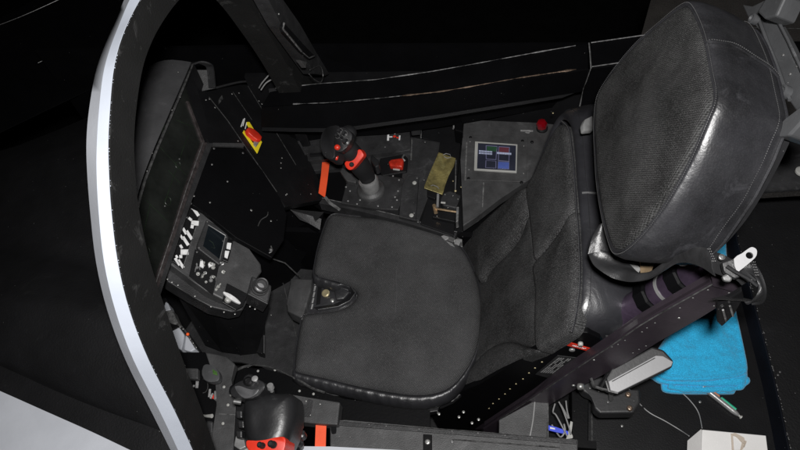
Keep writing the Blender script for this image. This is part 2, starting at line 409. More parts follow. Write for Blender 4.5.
# thin bright panel line and latch slot far down on the dark deck
part('deck_seam', sweep(smooth_path([at(-20,32,.1), at(20,17,.1), at(58,0,.1), at(75,-8,.1)], 3), .0011, 5), K['dimedge'], hood, True)
part('latch_slot', sweep([at(38,63,.1), at(50,57,.1), at(60,53,.1)], .0009, 5), K['dimedge'], hood, True)
struct(part('nose_side', sheet([[at(-80,60,.095), at(130,-50,.095)], [at(-80,170,.095), at(150,60,.095)]], .004), K['well']))
def broken(P, r, m, parent, nm='worn_edge', lab=None, keep=.9):
    Q = resamp(P, 120); sd = random.random()*50
    rad = [r*max(.12, .62+1.5*noise.noise(V((k*.11, sd, 0)))+.5*noise.noise(V((k*.6, sd, 4)))) for k in range(120)]
    return part(nm, sweep(Q, rad, 5), m, parent, True, label=lab)
# ---- white outer skin, lower left
fus = thing('fuselage_skin', 'smooth pale grey outer fuselage skin at the lower left corner', 'fuselage', at(40,430,.26))
E1 = smooth_path([at(-60,365,.25), at(0,391,.26), at(45,411,.262), at(90,431,.262), at(128,449,.262), at(190,478,.262)], 4)
E2 = [p + V((.02,-.5,-.32)) for p in E1]
part('skin_panel', sheet([[E1[i].lerp(E2[i], t)+V((0,0,.10*math.sin(math.pi*t))) for i in range(len(E1))] for t in [k/10 for k in range(11)]], .004), K['skin'], fus, True, 60)
R1 = smooth_path([at(-60,343,.245), at(0,366,.258), at(60,393,.266), at(110,413,.268), at(150,427,.270), at(200,446,.27)], 4)
R1 = resamp(R1, len(E1))
part('rim_strip', sheet([[p+V((0,0,.004)) for p in R1], [p+V((0,0,.003)) for p in E1]], .006), K['deck'], fus, True)
# ---- windscreen bow
bow = thing('windscreen_bow', 'tall arched windscreen frame, foam black behind and white outside', 'canopy frame', (-.25, 0, .27))
XB = XP(-.25)
#      inner edge      black/white     white/grey      outer edge
L = [((219,470),(201,470),(186,470),(180,470)), ((213,450),(193,450),(178,450),(170.5,450)), ((199,410),(174.5,410),(159,410),(150.5,410)), ((180,360),(149,360),(133.5,360),(125.5,360)),
     ((163,311),(130,311),(115.5,311),(107.5,311)), ((147,262),(118,262),(104,262),(96,262)), ((136,210),(111.5,210),(98.5,210),(90,210)), ((132,170),(109,170),(96.5,170),(87,170)),
     ((131,140),(108.5,140),(97,140),(86.5,140)), ((133,110),(110,110),(99,110),(89,110)), ((138,75),(113,75),(103,75),(95,75)), ((145,50),(118,50),(109.5,50),(103,50)),
     ((157,25),(127,25),(119,25),(114,24)), ((175,0),(140,0),(131,-3),(127,-6)), ((192,-14),(156,-26),(147,-30),(144,-34)), ((210,-20),(190,-60),(184,-64),(181,-68)),
     ((224,-16),(236,-45),(232,-50),(230,-54)), ((243,-2),(262,-12),(263,-14),(263,-17)), ((263,26),(277,14),(277,12),(278,10)), ((285,62),(298,50),(298,48),(298,46)), ((304,100),(318,90),(318,88),(318,86))]
def bowrow(k, x): return smooth_path([XP(x).hit(*r[k]) for r in L], 4)
inner = bowrow(0, -.25); bw = bowrow(1, -.25)
cx = V((-.25, 0, .30))
def outward(P, d, dx):
    out = []
    for i, p in enumerate(P):
        t = (P[min(len(P)-1, i+1)]-P[max(0, i-1)]).normalized(); nn = V((-1,0,0)).cross(t).normalized()
        if nn.dot(p-cx) < 0: nn = -nn
        out.append(p + nn*d + V((dx,0,0)))
    return out
wg = bowrow(2, -.268); og = bowrow(3, -.295)
in2 = [p+V((-.055,0,0)) for p in inner]; bk = outward(og, -.045, -.02)
part('foam_face', sheet([in2, inner, [p.lerp(q, .5) for p, q in zip(inner, bw)], bw], .003), K['bow'], bow, True, 35)
part('outer_bevel', sheet([[p+V((-.0005,0,0)) for p in bw], wg], .003), K['white'], bow, True, 35)
part('outer_skin', sheet([wg, og, in2], .003), K['skin'], bow, True, 35)
# worn flecks of white along the paint edge
fl_ = bmesh.new()
for i in range(170):
    j = random.randrange(2, 52); t = random.random(); p = bw[j].lerp(bw[j+1], t) + V((.0012,0,0)); q = (inner[j]-bw[j]).normalized()*abs(random.gauss(0, .0015))
    s = random.uniform(.0004, .0015); p += q
    m = Matrix.Translation(p) @ Matrix.Rotation(random.random()*3, 4, 'X') @ Matrix.Diagonal((.0008, s, s*.7, 1)); bmesh.ops.create_cube(fl_, size=1, matrix=m)
o = part('paint_fleck', fl_, K['white'], bow); o['kind'] = 'stuff'
# canopy rail and latch running up beside the right leg of the bow
lat = thing('canopy_latch_rail', 'dark slanted canopy rail with latch beside the right foot of the bow', 'canopy rail', XP(-.2).hit(318,80))
XL = XP(-.20)
part('rail_beam', pp(XL, [(262,-12),(276,-12),(300,24),(316,52),(330,74),(326,76),(315,74),(300,52),(282,26)], -.03, 0, .003), K['panel'], lat)
part('latch_plate', pp(XL, [(284,22),(287,26),(305,46),(316,57),(310,60),(301,52),(284,32),(282,27)], .0, .006, .0015), K['black'], lat)
line('latch_edge', [XL.hit(284,23,.008), XL.hit(283,29,.008), XL.hit(301,51,.008)], .0022, K['edge'], lat)
line('latch_edge', [XL.hit(301,51,.008), XL.hit(309,58,.008), XL.hit(314,56,.008)], .0014, K['edge'], lat)
line('guide_wire', smooth_path([XL.hit(x,y,.004) for x,y in [(310,70),(320,66),(323,75),(321,82),(315,80),(309,74)]], 4), .0012, K['dimedge'], lat)
part('guide_cam', pp(XL, [(300,60),(307,62),(306,68)], 0, .01, .001), K['dscrew'], lat)
studs('screw', XL, [(279,14),(303,55),(296,41)], .002, K['screw'], lat, .001)
# ================================================================== RIGHT SILL
sill = thing('canopy_sill', 'glossy black canopy sill with bright worn edges along the far side', 'canopy sill', at(450,80,.27))
Apx = [(270,92),(300,86),(318,84),(375,80),(430,72),(470,65),(540,52),(587,44)]
Bpx = [(262,106),(300,104),(330,103),(375,99),(440,92),(470,87),(520,78),(588,68)]
Cpx = [(262,126),(300,127),(340,127),(375,122),(440,113),(470,108),(520,100),(582,90)]
Dpx = [(262,131),(300,132),(340,132),(375,127),(440,118),(470,113),(520,105),(562,98)]
def zl(P, z0, z1): return [at(x, y, z0+(z1-z0)*i/(len(P)-1)) for i, (x, y) in enumerate(P)]
A, B = resamp(zl(Apx, .26, .30), 30), resamp(zl(Bpx, .26, .30), 30)
C_ = resamp(zl(Cpx, .195, .22), 30); D_ = resamp(zl(Dpx, .19, .215), 30)
part('outer_wall', sheet([A, [p+V((0,.02,-.22)) for p in A]], .004), K['well'], sill)
part('top_face', sheet([A, B], .005), K['well'], sill, True, 30)
part('inner_face', sheet([[p+V((0,0,-.001)) for p in B], C_], .005), K['well'], sill, True, 30)
part('lower_lip', sheet([C_, D_, [p+V((0,.06,.002)) for p in D_]], .004), K['black'], sill, True, 30)
U = V((0,0,.0012))
broken([p+U for p in A[2:-1]], .0013, K['edge'], sill)
broken([p+U for p in B[3:14]], .0013, K['edge'], sill); broken([p+U for p in B[13:29]], .0018, K['copper'], sill, lab='worn pale copper edge')
broken([p+V((0,-.001,.001)) for p in C_[8:]], .0008, K['dimedge'], sill)
studs('screw', PL(C_[2].lerp(B[2], .5), (0,-.7,.7), (1,0,0)), [(293,107),(311,107),(306,115),(283,104)], .0025, K['dscrew'], sill, .004)
# rear length of sill beyond the bright joint
rs = thing('rear_canopy_sill', 'short rear length of black sill beyond the bright joint, by the headrest', 'canopy sill', at(610,60,.3))
a_ = [at(591,43,.30), at(640,36,.31), at(700,28,.32)]; b_ = [at(592,67,.30), at(640,60,.31), at(700,52,.32)]; c_ = [at(583,90,.22), at(640,82,.22), at(700,74,.22)]
part('top_face', sheet([a_, b_], .005), K['well'], rs); part('inner_face', sheet([[p+V((0,0,-.001)) for p in b_], c_, [p+V((0,.0,-.2)) for p in c_]], .005), K['well'], rs)
line('worn_edge', [p+U for p in a_], .0014, K['edge'], rs); line('worn_edge', [p+U for p in b_], .0013, K['edge'], rs)
line('joint_strip', [at(589,43,.303), at(590,53,.303), at(591,68,.303)], .0018, K['edge'], rs)
line('joint_strip', [at(591,68,.303), at(584,88,.225)], .0012, K['edge'], rs)
line('joint_strip', [at(584,88,.226), at(577,118,.12)], .0022, K['edge'], rs)
studs('screw', ZP(.2), [(591,93),(553,113)], .0022, K['bscrew'], rs)
# inner wall between sill and console (right)
sw = struct(part('side_wall', sheet([[p+V((0,.03,-.005)) for p in D_]+[p+V((0,.03,0)) for p in c_[1:]], [at(280,150,.0)+V((0,.09,-.03)), *[V((-.3+.033*i, .60, -.02)) for i in range(29)], V((.95,.60,-.02)), V((1.0,.6,-.02))]], .004), K['well'])) if 0 else None
struct(part('side_wall', box((-.45,.575,-.45), (.95,.59,.20)), K['black']))
struct(part('side_wall', box((-.45,.22,-.45), (.50,.235,-.03)), K['well']))
# ================================================================== RIGHT CONSOLE
rc = thing('right_side_console', 'charcoal side console with plates, screws and worn edges beyond the seat', 'console', at(400,170,0))
part('base_slab', pp(ZP(-.03), [(278,175),(292,128),(420,110),(600,100),(590,150),(529,184),(457,236),(430,232),(395,222),(322,207)], -.03, 0, .002), K['black'], rc)
P0 = ZP(0)
part('front_plate', pp(P0, [(300,133),(360,127),(409,118),(411,150),(395,152),(340,158),(297,162),(288,163)], .004, .035, .003), K['panel'], rc)
part('front_step', pp(P0, [(287,163),(297,162),(342,158),(405,153),(407,163),(345,168),(289,173)], .002, .018, .002), K['panel'], rc)
part('slot_block', pp(P0, [(310,154),(326,153),(326,156),(310,157)], .036, .040, .001, wt=.036), K['black'], rc)
part('corner_post', pp(P0, [(288,163),(299,135),(303,136),(293,166),(290,172)], .03, .055, .002, wt=.045), K['gray'], rc)
part('well_floor', pp(P0, [(289,170),(402,164),(400,216),(322,203)], .0, .003), K['well'], rc)
part('inner_rim', pp(P0, [(322,199),(350,204),(400,216),(440,228),(457,233),(455,237),(400,221),(350,209),(319,203)], -.02, .012, .001), K['panel'], rc)
line('rim_edge', [at(322,198,.014), at(350,204,.014), at(400,216,.014), at(440,228,.014), at(457,232,.014)], .0010, K['edge'], rc)
line('rim_edge', [at(325,197,.03), at(330,203,.022), at(340,210,.016)], .0042, K['edge'], rc)
part('lower_plate', pp(P0, [(405,137),(412,137),(440,142),(437,165),(431,190),(419,221),(400,216),(402,180)], .004, .022, .002), K['panel'], rc)
part('bolt_strip', pp(P0, [(408,174),(419,176),(416,221),(399,217),(402,185)], .024, .032, .002, wt=.03), K['panel'], rc)
part('middle_plate', pp(P0, [(424,121),(463,118),(456,190),(454,236),(420,224),(431,190),(440,142),(422,138)], .002, .016, .002), K['black'], rc)
line('plate_edge', [at(421,122,.03), at(421,138,.03)], .0020, K['edge'], rc); line('plate_edge', [at(412,139,.03), at(411,160,.03)], .0020, K['edge'], rc)
line('plate_edge', [at(456,160,.02), at(455,194,.02)], .0012, K['edge'], rc)
part('post', pp(P0, [(454,117),(463,117),(463,137),(455,135)], .02, .07, .003, wt=.05), K['well'], rc)
line('post_edge', smooth_path([at(452,121,.05), at(454,126,.05), at(453,129,.04)], 3), .0030, K['edge'], rc)
part('hinge_block', pp(P0, [(284,126),(290,124),(291,137),(287,139)], .03, .08, .003, wt=.06), K['edge'], rc, label='bright worn hinge block')
part('hinge_block', pp(P0, [(293,126),(305,124),(308,138),(296,139)], .03, .09, .005, wt=.07), K['black'], rc)
part('hinge_block', pp(P0, [(306,134),(310,132),(309,138),(306,139)], .03, .06, .002, wt=.05), K['dimedge'], rc)
part('corner_block', pp(P0, [(411,122),(421,121),(421,131),(411,132)], .03, .055, .003, wt=.045), K['panel'], rc)
studs('screw', P0, [(300,153),(293,159),(343,152),(385,147),(363,126),(425,142),(417,178),(414,213),(424,180),(418,222),(362,131)], .0028, K['dscrew'], rc, .036)
studs('bolt', P0, [(414.5,183),(411.5,215.5)], .0062, K['frame'], rc, .034)
studs('screw', P0, [(458,134),(460,128),(453,181),(395,207),(455,208),(461,187)], .0022, K['bscrew'], rc, .022)
# printed emblem: hub with three arms
em = P0; ex, ey, ez = 394.5, 136.5, .0355
part('emblem_hub', prism(P0, [(P0.uv(ex,ey,ez)[0]+.0040*math.cos(a*.524), P0.uv(ex,ey,ez)[1]+.0040*math.sin(a*.524)) for a in range(12)], ez, ez+.0006), K['red'], rc)
part('emblem_mark', pp(P0, [(387.5,133),(389.2,133),(389,140.5),(387,140.5)], ez, ez+.0005), K['print_'], rc); part('emblem_mark', pp(P0, [(399,135.5),(400.5,135.5),(400,140),(398.6,140)], ez, ez+.0005), K['print_'], rc)
part('emblem_mark', pp(P0, [(394,131),(395.5,131),(395.4,134),(394.2,134)], ez, ez+.0005), K['print_'], rc); part('emblem_mark', pp(P0, [(389,136.3),(392.4,136.3),(392.4,137.3),(389,137.4)], ez, ez+.0005), K['print_'], rc)
part('emblem_mark', pp(P0, [(396.5,136.6),(399,137.5),(399,138.6),(396.3,137.8)], ez, ez+.0005), K['red'], rc)
# touch screen panel
ts = thing('touch_screen_panel', 'grey screwed plate with small lit touch screen beside the backrest', 'touch screen', at(500,165,.04))
part('plate', pp(P0, [(464,119),(542,123),(562,125),(560,158),(529,180),(500,199),(478,216),(463,226),(462,195),(460.5,160)], .02, .045, .003), K['gray'], ts)
part('inset_plate', pp(P0, [(467,135),(528,137),(526,182),(465,180)], .046, .049, .001), K['gray'], ts)
part('plate_slot', pp(P0, [(466,142),(467.5,142),(466,180),(464.5,180)], .0495, .051, .0005), K['edge'], ts)
part('plate_slot', pp(P0, [(483,182.5),(484.3,182.5),(483,207),(482,207)], .046, .047), K['edge'], ts)
part('screen_frame', pp(P0, [(475,141.2),(517.5,144.2),(516.7,172.2),(474,169.6)], .050, .055, .001), K['frame'], ts)
sb = part('screen', pp(P0, [(478,143),(516,145.6),(515.5,170.7),(477,168.4)], .0555, .0562), K['scr_k'], ts)
def tile(name, pix, m, w): part(name, pp(P0, pix, w, w+.0003), m, sb)
for q in ([(485.7,145.3),(497.4,146),(496.3,160),(485.8,159.2)], [(498.5,146.2),(509.8,147),(509.3,161.7),(498,160.8)], [(485.6,160.3),(496.3,161),(496.2,168.2),(485.2,167.6)], [(498,161.2),(509.4,162),(509.2,169.3),(497.6,168.8)]):
    tile('tile_border', q, K['scr_l'], .0563)
    c = (sum(a for a,b in q)/4, sum(b for a,b in q)/4); tile('tile', [(c[0]+(a-c[0])*.86, c[1]+(b-c[1])*.90) for a, b in q], K['scr_k'], .0567)
tile('tile_fill', [(487,146),(497,146.8),(496.3,151.6),(486.7,150.8)], K['scr_g'], .0571); tile('tile_fill', [(499.2,147),(509.2,147.6),(508.6,152.6),(498.8,151.8)], K['scr_r'], .0571)
tile('tile_fill', [(498.4,161.8),(509,162.4),(508.8,168.8),(498,168.2)], K['scr_b'], .0571)
for k in range(2):
    for j in range(9):
        tile('text_bar', [(479+j*1.5,150.2+k*2.1+j*.12),(480.1+j*1.5,150.2+k*2.1+j*.12),(480.1+j*1.5,151.6+k*2.1+j*.12),(479+j*1.5,151.6+k*2.1+j*.12)], K['scr_t'], .0575)
for j in range(10): tile('text_bar', [(497+j*1.45,152+j*.1),(498.2+j*1.45,152+j*.1),(498.2+j*1.45,153.8+j*.1),(497+j*1.45,153.8+j*.1)], K['scr_t'], .0575)
studs('screw', P0, [(470.5,137.5),(522.5,141),(532,142),(468.5,178.5),(521.5,182.5)], .0045, K['black'], ts, .048)
studs('screw', P0, [(470,141.5),(523.8,145.8),(468.8,169.5),(523.6,173.3)], .0018, K['screw'], ts, .05)
part('name_tag', pp(P0, [(520.5,129.8),(533,130.2),(533,131.6),(520.5,131.2)], .0455, .0462), K['dprint'], ts); part('name_tag', pp(P0, [(525,132),(530,132.2),(529,133.2),(526,133)], .0455, .0462), K['dprint'], ts)
# red dome lamp
rl = thing('red_dome_lamp', 'faceted red dome knob on the grey plate beside the backrest shoulder', 'warning lamp', at(542,128,.045))
c = at(542,129,.045)
part('lamp_collar', lathe(c, (0,0,1), [(.0155,0),(.0155,.006),(.012,.008)], 16), K['black'], rl, True)
part('lens', lathe(c, (-.1,0,1), [(.0115,.006),(.0145,.011),(.0145,.022),(.011,.029),(.004,.031)], 8), K['redg'], rl)
# brass catch
bc = thing('brass_catch_plate', 'olive brass spring plate standing tilted on the black console plate', 'catch plate', at(440,190,.02))
BP = PL(at(436,175,.035), (.12,-.25,1), (1,0,0))
part('plate', pp(BP, [(438.5,152),(456,158),(454,166),(448,176),(443,193),(424,186.5),(430,172),(434,163)], 0, .006, .0015), K['brass'], bc)
part('plate_bar', pp(BP, [(426,184),(444,190.5),(442.5,194.5),(424,188)], .006, .011, .001), K['brass'], bc)
part('spring_wire', sweep([BP.hit(x,y,.008) for x,y in [(443,155),(446,153.5),(450,154.5),(451,157.5),(447,158),(444,156.5)]], .0011, 5), K['steel'], bc, True)
part('spring_wire', sweep([BP.hit(x,y,.009) for x,y in [(428,187),(433,185),(437,186.5),(440,190),(436,191)]], .0011, 5), K['steel'], bc, True)
part('stand_off', pp(P0, [(427,188),(438,192),(435,199),(427,196)], .02, .03, .002), K['black'], bc)
lk = thing('gold_latch', 'small black and gold latch mechanism next to the tilted brass plate', 'latch', at(447,205,.02))
part('latch_body', pp(P0, [(443,194),(450,191.5),(461,196),(459,202),(456,209.5),(443,206.5),(440,201)], .016, .045, .004, wt=.04), K['panel'], lk)
part('latch_body', pp(P0, [(434,211),(456,211),(455,222),(432,217)], .016, .028, .002), K['black'], lk)
part('gold_bar', sweep([at(434,207,.045), at(437,209,.045), at(457,212,.045)], .0028, 6), K['gold'], lk, True); part('gold_hinge', sweep([at(434,205,.04), at(436,213,.04)], .0050, 8), K['gold'], lk, True)
part('steel_pin', sweep([at(438,194,.05), at(437.5,207,.045)], .0035, 8), K['steel'], lk, True)
part('pin_stub', sweep([at(441,202.5,.052), at(445.5,203,.052)], .0026, 8), K['frame'], lk, True)
part('steel_tab', pp(P0, [(456.5,209),(459,209),(458.5,223),(456,224)], .02, .05, .001, wt=.04), K['edge'], lk)
part('pin_wire', sweep([at(456,176,.03), at(455.5,190,.04)], .0009, 5), K['steel'], lk, True); part('pin_knob', ball(at(455.5,191,.042), .0035), K['bscrew'], lk, True)
studs('rivet', P0, [(445,194.5),(453,195.5),(458,199),(448,207.5),(437,216)], .0015, K['screw'], lk, .046)
# red guarded switch
gs = thing('red_switch_guard', 'chipped red flip guard over a switch right behind the control stick', 'switch guard', at(397,163,.03))
part('switch_box', pp(P0, [(380,158),(404,154),(408,158),(407,172),(382,176),(378,168)], .003, .026, .003), K['black'], gs)
part('guard', pp(P0, [(388.5,163),(391,160.5),(402.5,159),(404,161),(402.5,168.5),(397,167.5),(390,167)], .028, .042, .004, wt=.036, seg=3), K['dred'], gs, True)
part('guard_label', pp(P0, [(393,168),(400,168.8),(399.5,170.2),(393,169.4)], .027, .03, wt=.03), K['frame'], gs)
part('switch_clip', sweep(smooth_path([at(404,155,.04), at(402.5,158,.04), at(405,161,.035)], 3), .0026, 6), K['edge'], gs, True)
wl = thing('wire_pair', 'two pale wires and a bright bent clip behind the foot of the bow leg', 'wires', at(270,88,.2))
line('wire', smooth_path([at(259,88,.22), at(262,83,.24), at(268,76,.26), at(272,72,.27)], 4), .0016, K['wire'], wl)
line('wire', smooth_path([at(261,90,.22), at(266,83,.24), at(273,79,.25), at(278,78,.26)], 4), .0016, K['wire'], wl)
line('clip', [at(276,88,.24), at(281,89,.245), at(280,96,.22)], .0026, K['edge'], wl, 6)
line('clip', smooth_path([at(281,89,.245), at(286,88,.25), at(288,91,.24), at(284,93,.24)], 3), .0032, K['edge'], wl, 6)
part('clip_block', pp(ZP(.21), [(268,88),(280,87),(281,99),(270,100)], -.02, 0, .003), K['panel'], wl); part('clip_block', pp(ZP(.21), [(284,93),(296,95),(299,100),(284,101)], -.02, 0, .003), K['panel'], wl)
line('foot_edge', [at(283,99,.255), at(302,99.5,.26)], .0018, K['dimedge'], wl)
# ================================================================== CONTROL STICK
st = thing('control_stick', 'black side stick grip with red collar and round red button', 'control stick', at(371,192,.02))
part('base_box', pp(P0, [(349,172),(352,170),(404,178),(403,198),(398,210),(370,208),(341,203)], .003, .024, .003), K['panel'], st)
studs('screw', P0, [(346,187),(350,191),(348,201),(360,200),(357,204),(378,206),(392,207),(397,200),(395,197),(398,191),(399,180),(393,176),(350,176),(347,182)], .0026, K['steel'], st, .025)
c = at(371,190,.026)
part('boot_ring', lathe(c, (0,0,1), [(.038,-.004),(.038,.004),(.034,.009),(.029,.010),(.027,.014),(.022,.018)], 28), K['gray'], st, True, 60)
part('silver_collar', lathe(at(369.5,184,.052), (at(366,175,.10)-at(370,188,.05)), [(.0235,0),(.0262,.003),(.0262,.015),(.0225,.020)], 24), K['steel'], st, True, 30)
part('metal_collar', lathe(at(370,185,.05), (at(366,175,.10)-at(370,188,.05)), [(.0235,-.012),(.0250,.0),(.0250,.018),(.0225,.024)], 24), K['steel'], st, True)
part('boot_ring', lathe(at(369,183,.06), (at(366,175,.10)-at(370,188,.05)), [(.0205,-.002),(.0205,.014)], 24), K['black'], st, True)
part('base_lever', pp(P0, [(343,168),(348,174),(357,181),(356,184),(347,182),(340,172)], .03, .045, .003, wt=.04), K['gray'], st)
gp = smooth_path([at(368.5,181,.08), at(366,174,.10), at(361,167,.135), at(355,158,.17), at(349,150,.205), at(343,144,.225)], 5)
rr = [.019,.023,.026,.027,.025,.0225]
gr = [rr[min(5,int(i/5))]*(1-(i%5)/5)+rr[min(5,int(i/5)+1)]*((i%5)/5) for i in range(len(gp))]
g_ = sweep(gp, gr, 20, .92)
g_ = join(g_, ball(at(343,141,.235), .027, (1,1.1,.8)), ball(at(348,133,.235), .021, (1.05,1,.8)))
grip = part('grip', g_, K['softb'], st, True, 180)
rm = grip.modifiers.new('r', 'REMESH'); rm.mode = 'VOXEL'; rm.voxel_size = .0022; rm.use_smooth_shade = True
sm_ = grip.modifiers.new('s', 'SMOOTH'); sm_.iterations = 8
# palm pad: tall rounded cap on the forward side of the head
PG = PL(at(334,143,.25), (-.35,-.25,.9), (1,0,0))
part('palm_pad', prism(PG, sm2([PG.uv(x,y) for x,y in [(327,129),(334,126),(340,127),(338,135),(336,148),(335,158),(328,159),(323,154),(321.5,143),(323,133)]], 3), -.035, .004, .008, 4), K['softb'], st, True, 60)
PH = PL(at(342,140,.262), (-.12,-.45,.9), (1,0,0))
part('button_plate', prism(PH, sm2([PH.uv(x,y) for x,y in [(335,132),(339,127),(346,128),(352,134),(350,142),(344,150),(338,152),(334,148)]], 3), -.02, .0, .004, 3), K['rubber'], st, True, 60)
cc = PH.hit(337.5,147.5); part('trigger_button', lathe(cc, PH.n, [(.0068,-.004),(.0068,.004),(.005,.007),(.001,.008)], 16), K['red'], st, True, 50)
part('pinky_button', lathe(at(336.5,157.8,.235), (0,-1,.4), [(.0045,-.004),(.0045,.004),(.002,.006)], 12), K['red'], st, True, 50)
for x, y, r in ((340.5,131.5,.0052),(345,134,.0055),(338,136.5,.0042),(346,142,.0070),(342.5,138,.0035)):
    cc = PH.hit(x, y); h_ = part('hat_switch', lathe(cc, PH.n, [(r*1.15,-.004),(r*1.15,.003),(r*.6,.005),(r*.6,.009),(r*.9,.011),(r*.7,.014)], 12), K['rubber'], st, True, 50)
    part('switch_rim', lathe(cc+PH.n*.0012, PH.n, [(r*1.35,-.004),(r*1.35,.001)], 16), K['dscrew'], h_, True, 50)
# red collar wraps the grip
PR = PL(at(353,160,.19), (-.12,-.62,.78), (1,0,0))
part('red_collar', prism(PR, sm2([PR.uv(x,y) for x,y in [(345,163),(350,159),(355,154),(359,149.5),(362,151),(364,155.5),(361,160),(357,165),(353,169),(350,170),(347,168)]], 3), -.018, .003, .004, 3), K['red'], st, True, 60)
cc = PR.hit(352,164.5,.003); part('collar_button', lathe(cc, PR.n, [(.0062,-.002),(.0062,.004),(.004,.006)], 8), K['rubber'], st)
part('flap', pp(P0, [(372,156),(379,162),(380,168),(376,170),(371,162)], .08, .11, .004, wt=.1), K['rubber'], st)
# orange strip
solo(part('orange_tape_strip', pp(P0, [(322.5,158),(330,158.5),(327.5,180),(325,197.5),(318.5,193),(321,175)], .022, .0235, 0), K['orange']), 'orange tape strip lying by the front of the control stick', 'tape')
# ================================================================== INSTRUMENT PANEL
ip = thing('main_display', 'wide dark glass main display in a worn frame under the hood', 'display', at(175,160,.3))
b0 = XP(-.45).hit(206,145); nD = V((.85,0,.53)); PD = PL(b0, nD, (0,1,0))
part('glass', pp(PD, [(185,84),(203,143),(190,180),(171,235),(151,290),(131,332),(124,300),(132,240),(140,198),(153,160),(169,122)], -.006, -.002, wt=-.002), K['glass2'], ip)
part('bezel_back', pp(PD, [(192,70),(214,145),(190,190),(158,300),(132,345),(124,330),(132,240),(140,199),(153,161),(170,122),(184,88)], -.03, -.007, wt=-.007), K['black'], ip)
bz = mat('brown_worn_bezel', (.036,.030,.030), .45, .2, var=.6, vscale=70, bump=.3)
part('bezel', pp(PD, [(201.5,142),(207.5,142.5),(190,190),(157,292),(131,345),(126,340),(152,288),(171.5,235),(186,185)], -.004, .004, .001), bz, ip)
part('bezel', pp(PD, [(186.5,101),(189,101),(205,142),(202,143)], -.004, .003, .001), bz, ip)
part('bezel', pp(PD, [(206,143),(213,143),(192,200),(160,296),(136,350),(132,345),(157,292)], -.012, .001, .001), K['panel'], ip)
line('bezel_edge', [PD.hit(203,142.5,.0045), PD.hit(187,187,.0045), PD.hit(154,289,.0045)], .0007, K['edge'], ip)
for a_, b_ in (((176,120),(196,128)),((160,147),(186,175)),((168,170),(180,183)),((176,170),(164,205)),((146,200),(168,222)),((188,135),(180,158)),((166,120),(158,147)),((150,205),(143,235))):
    line('trace_line', [PD.hit(*a_, -.0018), PD.hit(*b_, -.0018)], .0005, K['green'], ip, 4)
for x, y, r in ((168,201,3),(178,165,2.4),(146,252,4)):
    line('trace_ring', [PD.hit(x+r*math.cos(k*.524), y+r*1.4*math.sin(k*.524), -.0018) for k in range(13)], .0004, K['green'], ip, 4)
studs('screw', PD, [(179.5,159),(165,206)], .002, K['dscrew'], ip, 0)
# right angled panel
ap = thing('angled_side_panel', 'black sloping panel at the right of the display with seams and screws', 'panel', at(245,120,.2))
PA = PL(at(208,145,.26), (.0718,.0213,.0674), (0,1,0))
part('plate', pp(PA, [(186,94),(215,90),(240,84),(262,85),(272,97),(300,140),(318,178),(325,199),(304,203),(285,207),(279,196),(243,146),(208,143)], -.02, 0, .003), K['black'], ap)
part('edge_lip', sweep(smooth_path([PA.hit(215,88,.004), PA.hit(240,82,.004), PA.hit(256,82,.004), PA.hit(264,87,.004), PA.hit(276,106,.004), PA.hit(291,128,.004), PA.hit(306,155,.003)], 4), .003, 6), K['panel'], ap, True)
line('seam', [PA.hit(209,97,.001), PA.hit(228,121,.001), PA.hit(245,146,.001), PA.hit(277,192,.001)], .0010, K['dimedge'], ap)
line('seam', [PA.hit(233,92,.0005), PA.hit(252,120,.0005)], .0007, K['dimedge'], ap); line('seam', [PA.hit(248,86,.0005), PA.hit(296,165,.0005)], .0007, K['dimedge'], ap)
part('bar', pp(PA, [(213,142.5),(243.5,143),(244,146.5),(213,145.5)], 0, .006, .001), K['gray'], ap)
part('seam_tab', pp(PA, [(219,99),(222,95),(223,99),(219,104)], 0, .003), K['dimedge'], ap)
studs('screw', PA, [(209.5,99),(215,107.5),(191,107.5),(238,141),(206,131),(232,94),(239,93),(259,101),(262,104),(282,158),(281,163),(281,168),(267,185),(274,190),(287,194),(311,194),(286,195),(206,100)], .0022, K['screw'], ap, 0)
studs('screw', PA, [(214,148.5),(243,153)], .003, K['dscrew'], ap, 0)
# emergency handle
eh = thing('red_emergency_handle', 'red pull handle on a yellow bordered plate on the sloping black panel', 'handle', PA.hit(251,137))
part('yellow_border', pp(PA, [(247,122),(249.5,122),(260.5,140),(262,142),(257.5,153),(243,132),(244,130),(256,147.5),(259.5,141)], .0, .0025), K['yellow'], eh)
part('yellow_border', pp(PA, [(246.6,123),(249.2,121.8),(254,129.5),(252,131.5)], .0, .0024), K['yellow'], eh)
part('recess', pp(PA, [(247,127),(253,129),(259.5,141.5),(256,147),(244.5,131)], .0, .0012), K['black'], eh)
part('handle', pp(PA, [(246.5,129),(249,127),(253.5,129),(258.5,133),(262,137.3),(260.8,140.8),(257,140.5),(252.5,136.8),(248,133)], .004, .016, .003, wt=.014, seg=3), K['red'], eh, True)
part('handle_bolt', pp(PA, [(253.5,142),(258,141),(258,144),(256,147),(254,145)], .002, .008, .001, wt=.005), K['steel'], eh)
for q in ([(242.6,125.5),(243.4,126),(245.2,118.5),(244.2,118)], [(244.8,128.5),(245.6,129),(247.2,122.5),(246.4,122)], [(240.6,126.5),(241.5,127),(244,119.3),(243.2,118.9)]):
    part('print_line', pp(PA, q, .0002, .0008), K['print_'], eh)
